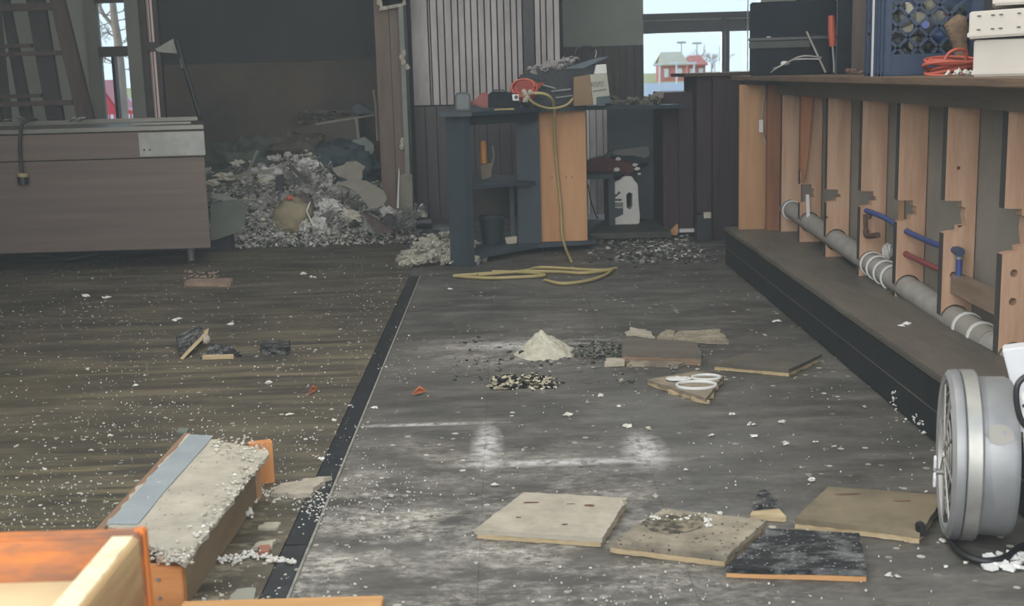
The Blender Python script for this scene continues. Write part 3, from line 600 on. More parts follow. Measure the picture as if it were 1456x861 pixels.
MB().box(PY(1001, 312, 7.13).x, PY(1011, 312, 7.13).x, 7.13, 7.16, zt(310, 7.13, 1005), zt(302, 7.13, 1005)).build('packet', m_plaster, e)
# ------------------------------------------------------------------ central cabinet
m_cab = mat('hazed_laminate', S(42, 53, 62), S(56, 68, 77), scale=4, rough=.7); m_cabin = mat('cab_inside', S(28, 35, 42), S(36, 44, 50), scale=4, rough=.6)  # haze wisp put into the laminates as a bluer colour
m_oply = wood('orange_ply', S(170, 122, 82), S(194, 150, 108), scale=6)
cab = empty('open_cabinet', (.1, 6.9, 0), 'open grey cabinet with an orange plywood side, heaped with tools', 'cabinet')
ZC = .79
p1 = [PZ(637, 374), PZ(662, 379), PZ(672, 376)]
MB().prism([(-.312, 6.52, 0), (-.215, 6.44, 0), (-.18, 6.47, 0), (-.28, 6.60, 0)], (0, 0, ZC)).build('side_panel', m_cab, cab, bevel=.002)
yo = 6.98; ox0 = PY(768, 250, yo).x; ox1 = PY(834, 250, yo).x
ps_ = MB().box(ox0, ox1, yo, yo+.03, .045, ZC).build('plywood_side', m_oply, cab, bevel=.002)
MB().box(PY(735, 250, 6.9).x, ox0-.002, 6.93, 6.97, .045, ZC).build('divider', m_cab, cab, bevel=.002)
MB().prism([(-.19, 6.52, .03), (ox0-.02, 6.88, .03), (ox1+.05, 6.97, .03), (ox1+.02, 7.35, .03), (-.2, 7.35, .03)], (0, 0, .022)).build('bottom_shelf', m_cab, cab, bevel=.002)
MB().prism([(-.19, 6.54, .40), (ox0-.03, 6.90, .385), (ox0-.03, 7.3, .385), (-.19, 7.3, .40)], (0, 0, .02)).build('middle_shelf', m_cab, cab, bevel=.002)
MB().box(-.2, ox0-.06, 7.3, 7.32, .17, .39).build('back_panel', mat('brown_hardboard', S(50, 46, 44), S(62, 57, 53)), cab)
MB().box(PY(725, 300, 7.1).x, PY(731, 300, 7.1).x, 7.0, 7.3, .05, .39).build('partition', m_cab, cab)
MB().prism([(-.34, 6.42, ZC), (-.17, 6.40, ZC), (.20, 6.82, ZC), (.49, 6.90, ZC), (1.03, 7.05, ZC-.01), (1.03, 7.75, ZC-.01), (-.30, 7.5, ZC)], (0, 0, .022)).build('worktop', m_cabdark, cab, bevel=.002)
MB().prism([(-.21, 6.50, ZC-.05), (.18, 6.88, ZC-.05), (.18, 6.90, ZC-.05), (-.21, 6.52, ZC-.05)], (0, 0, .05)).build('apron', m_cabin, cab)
MB().tube([(-.17, 6.53, 0), (-.16, 6.53, .03)], .012, n=8).build('foot', m_alu, cab)
for px in (785, 805, 813, 793): MB().tube([PY(px, 252, yo-.001), PY(px, 252, yo+.003)], .004, n=8).build('screw_hole', m_black, ps_)
# right open cabinet
c2 = empty('dark_open_cabinet', (.8, 7.5, 0), 'dark open backed cabinet holding the oil jug, right of the plywood side', 'cabinet')
x8 = lambda px, Y_=7.75: PY(px, 240, Y_).x
MB().box(x8(868), x8(948), 7.95, 7.97, .055, ZC-.02).build('back_panel', m_cabdark, c2)
MB().box(x8(862), x8(871), 7.6, 7.95, .055, .42).build('upright', m_cabdark, c2)
MB().box(x8(834, 7.3), x8(948, 7.45), 7.25, 7.95, .02, .055).build('bottom_shelf', mat('dusty_dark_board', S(50, 52, 50), S(78, 78, 74), scale=14, rough=.8), c2, bevel=.003)
MB().prism([(x8(834, 7.5), 7.5, .355), (x8(872, 7.5), 7.5, .355), (x8(925, 7.8), 7.9, .40), (x8(834, 7.9), 7.9, .355)], (0, 0, .028)).build('middle_shelf', m_cab, c2, bevel=.002)
MB().prism([(x8(846, 7.6), 7.62, .43), (x8(869, 7.6), 7.62, .52), (x8(869, 7.6), 7.62, .40), (x8(843, 7.6), 7.62, .40)], (0, .05, 0)).build('bracket', m_cabdark, c2)
# leaning light panelling piece seen behind
e = empty('panel_offcut', (.62, 8.3, 0), 'pale grooved wall panel offcut leaning behind the dark open cabinet', 'panel')
Yp = 8.3; xa = [PY(x, 200, Yp).x for x in (834, 838.5, 848, 858, 868.5)]
for i in range(4): MB().box(xa[i]+.0025, xa[i+1]-.0025, Yp, Yp+.012, .05, .78).build('panel_board', [m_white, m_pl[2], m_pl[1], m_pl[2]][i] if i else m_white, e)
MB().box(xa[0], xa[-1], Yp+.012, Yp+.02, .05, .78).build('backing', m_black, e)
# jug
def P_(px, py, Y=7.62): return PY(px, py, Y)
ju = empty('oil_jug', P_(888, 312), 'white plastic oil jug with a dark label on the cabinet floor', 'jug')
out = [(866, 312), (865.5, 262), (868, 254), (876, 250), (884, 247), (886, 243), (899, 243), (901, 248), (907, 254), (908, 280), (910, 300), (909, 311)]
b0 = P_(888, 312).z-.056
jb = MB().prism([P_(x, y)-Vector((0, 0, b0)) for x, y in out], (0, .1, 0)).build('body', m_white, ju, bevel=.006)
hole = MB().prism([P_(x, y, 7.5)-Vector((0, 0, b0)) for x, y in ((893, 272), (897, 268), (902, 270), (902, 288), (899, 293), (894, 291))], (0, .4, 0)).build('c', m_white)
cut(jb, [hole])
MB().prism([P_(x, y, 7.618)-Vector((0, 0, b0)) for x, y in ((867, 305), (867, 288), (886, 288), (886, 297), (880, 300))], (0, .002, 0)).build('label', mat('label_teal', S(34, 52, 60), rough=.5), ju)
MB().prism([P_(x, y, 7.617)-Vector((0, 0, b0)) for x, y in ((867, 287), (867, 280), (886, 280), (886, 287))], (0, .002, 0)).build('label_band', mat('label_olive', S(110, 116, 106), rough=.5), ju)
MB().prism([P_(x, y, 7.617)-Vector((0, 0, b0)) for x, y in ((870, 278), (870, 275), (884, 275), (884, 278))], (0, .002, 0)).prism([P_(x, y, 7.617)-Vector((0, 0, b0)) for x, y in ((871, 266), (874, 274), (883, 266), (880, 264), (876, 269))], (0, .002, 0)).build('label_mark', mat('label_darkred', S(74, 50, 58), rough=.5), ju)
MB().tube([P_(892, 244)-Vector((0, -.05, b0)), P_(892, 239)-Vector((0, -.05, b0))], .025, n=14).build('cap', mat('dark_red_cap', S(80, 40, 40), rough=.5), ju)
for o in ju.children: pass
# stuff on that shelf
def prism_thing(name, px, Y, dep, m_, label, cat, dz=0, bevel=.004):
    return tag(MB().prism([PY(x, y, Y)+Vector((0, 0, dz)) for x, y in px], (0, dep, 0)).build(name, m_, bevel=bevel), label, cat)
prism_thing('red_tool_bag', [(834, 243), (834, 232), (848, 226), (862, 224), (880, 226), (898, 232), (903, 245), (880, 247)], 7.58, .2, mat('dark_red_fabric', S(70, 34, 38), S(96, 46, 48), scale=20, rough=.8, bump=.4), 'dark red tool bag on the upper shelf of the dark cabinet', 'bag', bevel=.008)
prism_thing('grey_folder', [(870, 219), (872, 214), (922, 207), (924, 220), (918, 225), (900, 221), (884, 221)], 7.66, .04, mat('grey_card', S(96, 98, 98), S(112, 114, 112)), 'grey box lid propped on top of the red tool bag', 'box lid')
fl = MB()
for (px, py, r_) in ((879, 226, .012), (877, 241, .014), (903, 234, .012), (906, 240, .012), (909, 247, .008)): lump(fl, PY(px, py, 7.56), r_*1.3, r_*.6, r_*.8, seg=7, rough=.6)
tag(fl.build('white_scraps', m_white), 'scraps of white paper tucked on the red tool bag', 'paper scraps', kind='stuff')
tag(MB().tube(spline([PY(836, 262, 7.5), PY(840, 285, 7.5), PY(845, 300, 7.5), PY(850, 311, 7.5)]), .004, n=6).build('black_cable', m_blackrub, smooth=60), 'thin black cable dangling beside the orange plywood panel', 'cable')
prism_thing('plywood_offcut', [(948, 333), (964, 317), (965, 330), (962, 335)], 7.35, .02, m_oply, 'small triangular orange plywood scrap beside the maroon cabinet', 'scrap')
# things inside central cabinet
e = empty('caulking_gun', (-.12, 6.8, .42), 'yellow orange caulking gun standing on the middle shelf', 'tool')
MB().tube([PY(687, 200, 6.85), PY(688, 232, 6.85)], .018, n=14).build('cartridge', mat('amber_plastic', S(176, 112, 44), S(196, 132, 56), rough=.5), e, smooth=40)
MB().prism([PY(683, 235, 6.84), PY(700, 231, 6.84), PY(698, 252, 6.84), PY(685, 256, 6.84)], (0, .05, 0)).build('body', mat('grey_tool', S(96, 90, 80), S(116, 106, 92)), e, bevel=.004)
MB().tube(spline([PY(700, 207, 6.85), PY(702, 222, 6.85), PY(699, 238, 6.85)], 5), .004, n=8).build('lever', m_alu, e)
e = empty('green_bucket', (-.1, 7.05, .055), 'dark green bucket on the bottom shelf of the grey cabinet', 'bucket')
c = PY(700, 345, 6.9); MB().lathe([(0, 0), (.055, 0), (.075, .15), (.079, .152), (.079, .145), (.07, .14), (0, .13)], 'Z', 24, (c.x, 6.95, .055)).build('bucket', mat('dark_green_plastic', S(30, 48, 50), rough=.5), e, smooth=40)
MB().lathe([(.076, .148), (.082, .150), (.082, .158), (.076, .158)], 'Z', 24, (c.x, 6.95, .055)).build('rim', m_cab, e, smooth=40)
prism_thing('white_packet', [(718, 338), (735, 336), (735, 345), (721, 349)], 6.93, .05, m_dry, 'small pale packet right of the green bucket', 'packet', bevel=.002)
prism_thing('broken_cup', [(668, 363), (694, 363), (690, 379), (680, 377)], 6.62, .03, mat('brown_ceramic', S(80, 70, 62), S(130, 122, 112), scale=25), 'broken brown fragment at the left foot of the cabinet', 'fragment', bevel=.003)
tag(MB().tube([PZ(955-42, 375)+Vector((0, 0, .012)), PZ(918, 372)+Vector((0, 0, .016))], .014, n=12).build('metal_ferrule', m_alu2, smooth=40), 'small shiny metal cap on the floor beyond the yellow hose', 'cap')
# ------------------------------------------------------------------ things on top of the central cabinet
ZW = ZC+.022
e = empty('square_lamp', PY(656, 156, 6.6), 'small square dark blue work light at the left end of the cabinet top', 'light')
q = [(647, 157), (647, 135), (650, 131), (666, 131), (669, 135), (669, 156), (666, 158), (650, 158)]
MB().prism([PY(x, y, 6.58) for x, y in q], (0, .03, 0)).build('housing', m_black, e, bevel=.003)
MB().prism([PY(658+(x-658)*.78, 145+(y-145)*.78, 6.577) for x, y in q], (0, .006, 0)).build('lens', mat('lens_slate', S(58, 68, 76), rough=.3), e)
prism_thing('red_drill', [(669, 143), (676, 142), (683, 133), (690, 131), (694, 132), (694, 153), (684, 153), (678, 149), (669, 150)], 6.66, .06, mat('tool_red', S(108, 44, 44), S(130, 58, 54), rough=.5), 'dull red power drill lying right of the square work light', 'drill')
e = empty('tool_case', PY(712, 152, 6.7), 'low dark blue tool case behind the white socket plate', 'case')
MB().prism([PY(x, y, 6.72) for x, y in ((693, 153), (693, 135), (700, 130), (722, 131), (737, 133), (740, 153))], (0, .15, 0)).build('body', m_case, e, bevel=.006)
MB().tube([PY(700, 131, 6.71), PY(702, 128, 6.71), PY(716, 128, 6.71), PY(718, 131, 6.71)], .004, n=6).build('handle', m_black, e)
e = empty('socket_plate', PY(732, 139, 6.66), 'white socket plate with a black outlet on the cabinet top', 'socket')
MB().prism([PY(x, y, 6.66) for x, y in ((728, 134), (737.5, 134), (738, 143), (729, 143))], (0, .01, 0)).build('plate', m_white, e, bevel=.001)
MB().tube([PY(734, 138, 6.655), PY(734, 138, 6.662)], .010, n=12).build('outlet', m_black, e)
e = empty('red_cord_coil', PY(745, 128, 6.75), 'coil of red orange cord heaped on the cabinet top', 'cord')
pts = []
for k in range(6*14):
    a = 2*PI*k/14; lo = k/14; rr = .05+.012*math.sin(lo*1.7); c = PY(745, 124, 6.75)
    pts.append(c+Vector((rr*1.15*math.cos(a), .03*math.sin(a)+lo*.006, rr*.8*math.sin(a)-.004*lo)))
MB().tube(pts, .006, n=6).build('cord', m_orange, e, smooth=60)
MB().prism([PY(x, y, 6.77) for x, y in ((726, 133), (734, 118), (750, 114), (762, 118), (775, 117), (768, 124), (760, 134))], (0, .05, 0)).build('red_cloth', mat('tool_red2', S(128, 48, 40), S(150, 62, 50), scale=30), e, bevel=.003)
fl = MB()
for (px, py) in ((747, 134), (750, 138), (747, 142), (754, 131), (745, 130)): lump(fl, PY(px, py, 6.68), .014, .01, .013, seg=6, rough=.5)
tag(fl.build('plaster_bits', m_dry), 'beige plaster bits on the red cord coil', 'plaster bits', kind='stuff')
m_bag = mat('black_bag', S(24, 30, 36), S(40, 46, 52), scale=14, rough=.6, bump=.5)
prism_thing('black_tool_bag', [(742, 152), (735, 122), (738, 107), (752, 103), (760, 98), (800, 96), (832, 92), (846, 88), (846, 105), (838, 112), (836, 152)], 6.95, .25, m_bag, 'large black tool bag heaped behind the red cord coil', 'bag', bevel=.01)
prism_thing('grey_sheet', [(800, 98), (850, 82), (868, 80), (846, 90), (830, 97)], 6.93, .2, mat('bluegrey_sheet', S(78, 90, 98), S(100, 112, 120), scale=10), 'blue grey plastic sheet lying across the black bag', 'sheet', bevel=.002)
e = empty('bag_handle', PY(832, 85, 7.0), 'curved black and silver handle sticking up behind the box', 'handle')
MB().tube(spline([PY(820, 86, 7), PY(817, 76, 7), PY(824, 67, 7), PY(840, 66, 7), PY(847, 71, 7), PY(846, 80, 7)]), .006, n=8).build('bow', m_black, e, smooth=60)
MB().tube(spline([PY(847, 70, 6.99), PY(848, 76, 6.99), PY(846, 82, 6.99)]), .003, n=6).build('chrome_edge', m_alu2, e)
for (a, b) in (((790, 139), (815, 136)), ((784, 130), (812, 127)), ((772, 121), (790, 126))):
    e2 = MB().tube([PY(a[0], a[1], 6.90), PY(b[0], b[1], 6.90)], .005, n=6).build('metal_rod', m_alu)
    tag(e2, 'short grey metal rod lying against the black tool bag', 'rod', 'metal rods on the cabinet top')
hb = empty('printed_box', PY(845, 150, 6.75), 'white and brown carton printed RESPO on the cabinet top', 'carton')
B = lambda x, y, Y_=6.78: PY(x, y, Y_)
MB().prism([B(816, 110), B(839, 106), B(844, 149), B(816, 151)], (0, .12, 0)).build('brown_side', m_card, hb, bevel=.002)
MB().prism([B(839, 106), B(863, 104), B(867, 136), B(848, 138), B(848, 149), B(844, 149)], (0, .12, 0)).build('white_face', mat('box_white', S(160, 160, 148), S(176, 176, 164)), hb, bevel=.001)
MB().prism([B(848, 137, 6.782), B(867, 136, 6.782), B(868, 146, 6.782), B(848, 149, 6.782)], (0, .11, 0)).build('teal_band', mat('box_teal', S(58, 78, 86), rough=.6), hb)
MB().prism([B(845, 105, 6.79), B(848, 92, 6.79), B(862, 91, 6.79), B(863, 104, 6.79)], (0, .06, 0)).build('white_flap', m_white, hb, bevel=.002)
tx = bpy.data.curves.new('print', 'FONT'); tx.body = 'RESPO'; tx.size = .039; tx.extrude = .0005; tx.materials.append(mat('print_ink', S(96, 98, 96)))
to_ = bpy.data.objects.new('t', tx); COL.objects.link(to_); bpy.context.view_layer.update(); tm = bpy.data.meshes.new_from_object(to_.evaluated_get(bpy.context.evaluated_depsgraph_get())); bpy.data.objects.remove(to_); to = bpy.data.objects.new('printed_text', tm); COL.objects.link(to); to.parent = hb; to.matrix_parent_inverse = hb.matrix_basis.inverted()
p_ = B(840.5, 124, 6.777); to.location = p_; to.rotation_euler = (PI/2, -.06, 0); to.scale = (.62, 1, 1)
MB().prism([B(843, 129, 6.778), B(862, 126, 6.778), B(862, 128, 6.778), B(843, 131, 6.778)], (0, .001, 0)).build('small_print', mat('print_ink2', S(110, 112, 108)), hb)
fl = MB()
for _ in range(150):
    t = R(); px = 757+t*60+U(-6, 6); py = 101-t*16+U(-5, 5)
    lump(fl, PY(px, py, 6.93+U(0, .15)), U(.006, .02), U(.006, .018), U(.005, .014), seg=4, rough=.8)
tag(fl.build('insulation_fluff', mat('fluff_purplish', S(110, 106, 108), S(160, 156, 154), scale=40), None), 'grey insulation fluff lying over the black tool bag', 'fluff', kind='stuff')
fl = MB()
for _ in range(110):
    px = U(862, 938); lump(fl, PY(px, 148-abs(math.sin(px*.11))*12*R(), U(7.0, 7.3)), U(.008, .02), U(.008, .02), U(.006, .014), seg=4, rough=.8)
tag(fl.build('counter_debris', mat('green_debris', S(66, 70, 62), S(120, 118, 106), scale=30), None), 'greenish crumbling debris along the worktop right of the printed carton', 'debris', kind='stuff')
prism_thing('rolled_cloth', [(920, 141), (925, 137), (938, 130), (944, 131), (944, 140)], 7.2, .1, mat('mauve_cloth', S(104, 94, 92), S(128, 116, 112)), 'grey brown rolled cloth at the right end of the worktop', 'cloth', bevel=.006)
prism_thing('wooden_ruler', [(703, 155), (731, 153.5), (731, 156), (703, 157)], 6.62, .02, mat('ruler_yellow', S(160, 140, 90)), 'thin yellow wooden ruler on the edge of the cabinet top', 'ruler', bevel=.0)
# yellow hose
e = empty('yellow_hose', (.25, 6.7, 0), 'yellow hose dropping over the plywood side and coiling on the floor', 'hose')
d1 = [PY(752, 133, 6.70), PY(772, 133, 6.70), PY(784, 140, 6.72), PY(788, 155, 6.80), PY(789, 200, 6.93), PY(792, 240, 6.95), PY(797, 290, 6.95), PY(799, 330, 6.93), PY(804, 352, 6.88), PZ(812, 371, .012)]
MB().tube(spline(d1), .008, n=8).build('hose', m_yellow, e, smooth=60)
d2 = [PY(745, 133, 6.68), PY(760, 147, 6.70), PY(782, 154, 6.76), PY(804, 150, 6.8), PY(815, 140, 6.82)]
MB().tube(spline(d2), .007, n=8).build('hose', m_yellow, e, smooth=60)
for pts_ in ([(645, 392), (700, 388), (745, 385), (772, 380), (850, 384), (876, 381)], [(645, 392), (690, 395), (735, 394), (775, 391), (745, 387), (700, 386)], [(775, 398), (800, 403), (835, 399), (860, 391), (872, 382)], [(680, 391), (740, 386), (790, 386), (830, 388), (866, 384)]):
    MB().tube(spline([PZ(x, y, .010) for x, y in pts_]), .0085, n=8).build('hose_coil', m_yellow, e, smooth=60)
# ------------------------------------------------------------------ prep table on the left
pt = empty('steel_prep_table', (-2.6, 7.1, 0), 'long brown steel refrigerated prep table with a bright steel top band', 'prep table')
Yf = 6.75; xr = -1.645
tb_ = lambda y0, y1, z0, z1, dx=0.: MB().prism([(-3.6, y0, z0), (xr+dx, y0, z0), ((xr+dx)*y1/Yf*1.004, y1, z0), (-3.6, y1, z0)], (0, 0, z1-z0))
tb_(Yf+.01, 7.5, .10, .60).build('front_panel', m_steel2, pt, bevel=.004)
tb_(Yf-.005, 7.5, .606, .745, .01).build('top_band', m_steel2, pt, bevel=.004)
bp_ = MB().box(PY(198, 200, Yf).x, xr+.012, Yf-.012, Yf-.004, .612, .74).build('bright_plate', m_alu2, pt, bevel=.002)
for px in (205, 213): MB().tube([PY(px, 213, Yf-.016), PY(px, 213, Yf-.008)], .006, n=10).build('screw', m_rust, bp_)
tb_(Yf-.02, 7.5, .752, .775, .015).build('worktop', m_steel, pt, bevel=.004)
MB().box(-3.6, xr-.19, 7.44, 7.5, .775, .800).box(PY(200, 170, 7.2).x, xr-.12, 7.0, 7.2, .775, .785).build('back_lip', m_steel, pt, bevel=.003)
for lx in (-1.82, -3.4):
    lg = MB().tube([(lx, 7.0, 0), (lx, 7.0, .105)], [.018, .026], n=12).build('leg', m_alu, pt, smooth=40)
MB().box(-3.58, xr-.03, 7.40, 7.48, .0, .1).build('kick_plate', m_black, pt)
e = empty('black_cable', (-2.7, 6.7, .6), 'black power cord with a yellow ringed plug hanging over the table front', 'cord')
q = [PY(52, 170, 6.9), PY(40, 171, 6.75), PY(31, 178, 6.715), PY(28, 200, 6.71), PY(29, 225, 6.715), PY(31, 246, 6.715)]
MB().tube(spline(q), .009, n=8).build('cord', m_blackrub, e, smooth=60)
pl_ = MB().tube([PY(32, 250, 6.715), PY(33, 262, 6.715)], .028, n=16).build('plug', m_blackrub, e, smooth=40)
MB().tube([PY(32, 246, 6.715), PY(32, 251, 6.715)], .029, n=16).build('yellow_ring', mat('dull_yellow', S(140, 130, 96)), pl_, smooth=40)
fl = MB()
for px in (10, 22, 30, 104, 110, 117): fl.flake(PY(px, 170, 7.3)+Vector((0, 0, 0)), .03, .004, .6)
tag(fl.build('foil_scraps', m_alu2), 'shiny foil scraps on the back edge of the prep table', 'scraps', kind='stuff')
e = empty('floor_tray', PZ(100, 364), 'thin dark tray on the floor under the prep table', 'tray')
MB().prism([PZ(40, 360, .01), PZ(95, 371, .01), PZ(140, 362, .01), PZ(90, 357, .01)], (0, 0, .012)).build('tray', mat('tray_grey', S(66, 70, 74), S(84, 88, 90)), e, bevel=.002)
# slanted rack behind the table
rk = empty('slanted_rack', (-2.9, 8.0, 0), 'dark brown slatted wooden rack leaning behind the prep table', 'rack')
def bar(p0, p1, w0, Y_, name='post', m_=None, th=.04):
    """slanted board between two pixel rows, w0 = (left0, right0, left1, right1) px"""
    A, B_, C_, D_ = PY(w0[0], p0, Y_), PY(w0[1], p0, Y_), PY(w0[3], p1, Y_), PY(w0[2], p1, Y_)
    k = A.z-D_.z; f0 = (A.z-2.3)/k; dl = (D_-A); dr = (C_-B_)
    t0 = (A.z-1.75)/(A.z-D_.z); t1 = A.z/(A.z-D_.z)
    MB().prism([A+dl*t0, B_+dr*t0, B_+dr*t1, A+dl*t1], (0, th, 0)).build(name, m_ or m_dbrown, rk, bevel=.003)
bar(0, 165, (70, 91, 108, 132), 7.95); bar(10, 165, (38, 64, 65, 89), 8.05, m_=wood('rack_dark', S(40, 36, 38), S(56, 50, 50))); bar(10, 165, (1, 14, 28, 45), 8.15, m_=wood('rack_dark', S(40, 36, 38), S(56, 50, 50)))
bar(10, 165, (-40, -26, -12, 2), 8.1)
for (py, x1, Y_, hh) in ((4, 74, 7.98, 10), (62, 46, 8.0, 5), (72, 88, 8.0, 6), (133, 60, 8.0, 5), (142, 104, 8.0, 7)):
    a = PY(-60, py, Y_); b = PY(x1, py, Y_); h2 = hh/1750*8
    MB().box(a.x, b.x, Y_-.03, Y_+.02, b.z-h2, b.z).build('rung', m_dbrown, rk, bevel=.002)
# pole with grey pennant
e = empty('scraper_pole', PY(284, 168, 7.4), 'black pole with a triangular grey flag behind the prep table end', 'pole')
MB().tube([PY(251, 57, 7.6), PY(262, 95, 7.55), PY(284, 166, 7.45)], [.018, .014, .013], n=10).build('pole', m_blackrub, e, smooth=40)
MB().tube([PY(258, 82, 7.57), PY(261, 98, 7.55)], .017, n=10).build('grey_sleeve', mat('pole_grey', S(88, 88, 84)), e)
MB().prism([PY(220, 70, 7.6), PY(246, 55, 7.6), PY(253, 76, 7.6), PY(226, 74, 7.6)], (0, .006, 0)).build('flag', mat('flag_grey', S(120, 122, 116), S(140, 142, 134)), e)
# ------------------------------------------------------------------ rubble pile
def sst(t): t = max(0, min(1, t)); return t*t*(3-2*t)
topx = [(-2.6, .46), (-2.0, .44), (-1.7, .42), (-1.45, .47), (-1.25, .45), (-1.05, .34), (-.85, .20), (-.68, .14), (-.55, .0)]
def top(x):
    for (a, b), (c, d) in zip(topx, topx[1:]):
        if a <= x <= c: return b+(d-b)*(x-a)/(c-a)
    return topx[0][1] if x < topx[0][0] else 0
def hrub(x, y):
    f0 = 7.48+.26*sst((x+1.5)/.9)-.05*sst((x+2.3)/-.3)
    s = sst((y-f0)/.85); return top(x)*s*(1-.25*sst((y-8.5)/.6))
nx, ny = 130, 90; vs = []; fs = []
for j in range(ny):
    for i in range(nx):
        x = -2.55+i/(nx-1)*2.03; y = 7.40+j/(ny-1)*1.22; h = hrub(x, y)
        if h > .004: h += .07*noise.noise(Vector((x*5, y*5, 3)))*min(1, h*8)+.06*abs(noise.noise(Vector((x*17, y*17, 0))))*min(1, h*9)+.03*noise.noise(Vector((x*45, y*45, 0)))*min(1, h*12)
        vs.append((x, y, max(h, -.004)-.006))
fs = [(j*nx+i, j*nx+i+1, (j+1)*nx+i+1, (j+1)*nx+i) for j in range(ny-1) for i in range(nx-1)]
m_rub = mat('rubble_mass', S(80, 80, 75), S(165, 161, 152), scale=16, rough=.95, bump=.9, contrast=(.35, .66), detail=9)
rb = MB().add(vs, fs).build('rubble_heap', m_rub, smooth=50); tag(rb, 'heap of grey insulation and plaster rubble beside the prep table', 'rubble', kind='stuff')
m_r = [m_fluff, m_plaster, mat('rubble_grey', S(92, 92, 88), S(120, 120, 114), scale=20, rough=.9), mat('rubble_green', S(50, 62, 56), S(78, 88, 78), scale=20, rough=.9), mat('rubble_dark', S(30, 34, 36), rough=.9), mat('rubble_white', S(176, 174, 170), S(206, 204, 200), scale=20, rough=.9)]
fl = MB()
for _ in range(11000):
    x = U(-2.5, -.56); y = 7.42+R()**1.3*1.3; h = hrub(x, y)
    if h < .012 and R() < .75: continue
    gz = noise.noise(Vector((x*3, y*3, 8)))
    k = random.choices(range(6), (5, 3, 4, 1.5 if x > -1.7 else 6, 1.6, 1.5+5*max(0, gz)))[0]
    z = h+.05*abs(noise.noise(Vector((x*17, y*17, 0))))*min(1, h*9)+.07*noise.noise(Vector((x*5, y*5, 3)))*min(1, h*8)+U(-.004, .015)
    if R() < .3: fl.chunk((x, y, max(z, .004)), U(.004, .013), U(.4, 1), k)
    else: fl.flake((x, y, max(z, .004)), U(.006, .02)*(1 if R() < .95 else 2), .004, .9, 5, k)
for _ in range(170):
    x = U(-2.35, -.75); y = 7.5+R()*1.0; h = hrub(x, y)
    if h < .03: continue
    k = random.choices((0, 1, 2, 3, 5), (5, 2, 2, 1, 4))[0] if x > -1.75 else random.choices((1, 2, 3), (1, 2, 4))[0]
    lump(fl, (x, y, h+U(0, .05)), U(.02, .07), U(.02, .06), U(.015, .05), seg=10, rough=.75, freq=3.5, mi=k)
tag(fl.build('rubble_fragments', m_r), 'loose flakes and crumbs covering the rubble heap', 'rubble', kind='stuff')
def pface(name, px, Y, m_, label, cat, th=.012, lean=.0, group=None):
    pts = []
    for x, y in px: pts.append(PY(x, y, Y+lean*(230-y)/100))
    return tag(MB().prism(pts, (.002, th, .006)).build(name, m_, bevel=.0012), label, cat, group)
m_grp = mat('gypsum_grey', S(118, 114, 104), S(136, 132, 120), scale=10, rough=.9, bump=.1)
pface('drywall_shard', [(472, 240), (489, 235), (492, 231), (506, 230), (519, 238), (515, 244), (515, 254), (510, 259), (500, 258), (480, 250)], 7.98, m_grp, 'star shaped grey drywall shard on top of the rubble heap', 'drywall', lean=.25)
pface('drywall_sheet', [(478, 261), (500, 256), (520, 258), (545, 272), (550, 283), (545, 292), (535, 296), (525, 296), (510, 276), (495, 266)], 7.88, m_grp, 'long grey drywall piece sliding down the right of the heap', 'drywall', lean=.6)
pface('grey_wall_piece', [(299, 290), (330, 285), (350, 290), (348, 318), (338, 330), (310, 340), (299, 342)], 7.6, mat('slate_green', S(74, 80, 74), S(98, 102, 92), scale=8), 'grey green board leaning at the prep table end of the heap', 'board', lean=.3)
pface('pale_panel_piece', [(299, 275), (318, 277), (338, 285), (330, 290), (305, 282)], 7.65, mat('palegreen', S(110, 114, 104), S(128, 132, 120)), 'thin pale strip of board above the grey green board', 'board', lean=.3)
lb = MB(); lump(lb, PY(417, 310, 7.78), .125, .13, .125, seg=24, rough=.16, freq=1.8); tag(lb.build('tan_sack', mat('sack_cloth', S(126, 116, 92), S(150, 138, 110), scale=9, rough=.9, bump=.35), smooth=60), 'bulging tan sack half buried at the front of the heap', 'sack')
lb = MB(); lump(lb, PY(425, 298, 7.9), .10, .1, .10, seg=16, rough=.4); tag(lb.build('brown_cloth', mat('brown_rag', S(84, 76, 66), S(104, 94, 82), scale=12, rough=.95, bump=.5), smooth=60), 'crumpled brown rag behind the tan sack', 'rag')
for (a, b, lab) in (((352, 245), (366, 214), 'pale curved lath standing up at the left of the heap'), ((325, 252), (390, 241), 'pale lath lying across the upper left of the heap'), ((410, 234), (436, 258), 'dark brown batten on the crest of the heap'), ((521, 305), (540, 332), 'white edged board poking out low on the right of the heap')):
    Y_ = 7.9 if a[1] < 300 else 7.75
    w_ = .012 if 'batten' not in lab else .018
    A = PY(a[0], a[1], Y_); B_ = PY(b[0], b[1], Y_-.05); n_ = Vector((-(B_-A).z, 0, (B_-A).x)).normalized()*w_*.7
    tag(MB().prism([A-n_, B_-n_, B_+n_, A+n_], (0, .015, 0)).build('batten' if 'batten' in lab else 'lath', m_dbrown if 'batten' in lab else m_grp, bevel=.001), lab, 'wood strip')
tag(MB().tube([PY(441, 287, 7.7), PY(436, 300, 7.68), PY(446, 322, 7.6)], .005, n=6).build('white_wire', m_white, smooth=60), 'bent white wire at the right side of the tan sack', 'wire')
lb = MB(); lump(lb, PY(412, 281, 7.72), .02, .015, .015, seg=8, rough=.4); tag(lb.build('orange_scrap', m_orange), 'small orange scrap above the tan sack', 'scrap')
lb = MB(); pts = [PY(392, 250, 7.8), PY(402, 248, 7.8), PY(402, 270, 7.75), PY(391, 272, 7.75)]; tag(MB().prism(pts, (0, .04, 0)).build('black_scrap', m_black, bevel=.004), 'black rectangular scrap near the crest of the heap', 'scrap')
pface('brown_board_piece', [(515, 303), (535, 312), (560, 330), (545, 332), (532, 330)], 7.72, m_dbrown, 'short brown board at the right toe of the heap', 'board', th=.03, lean=.4)
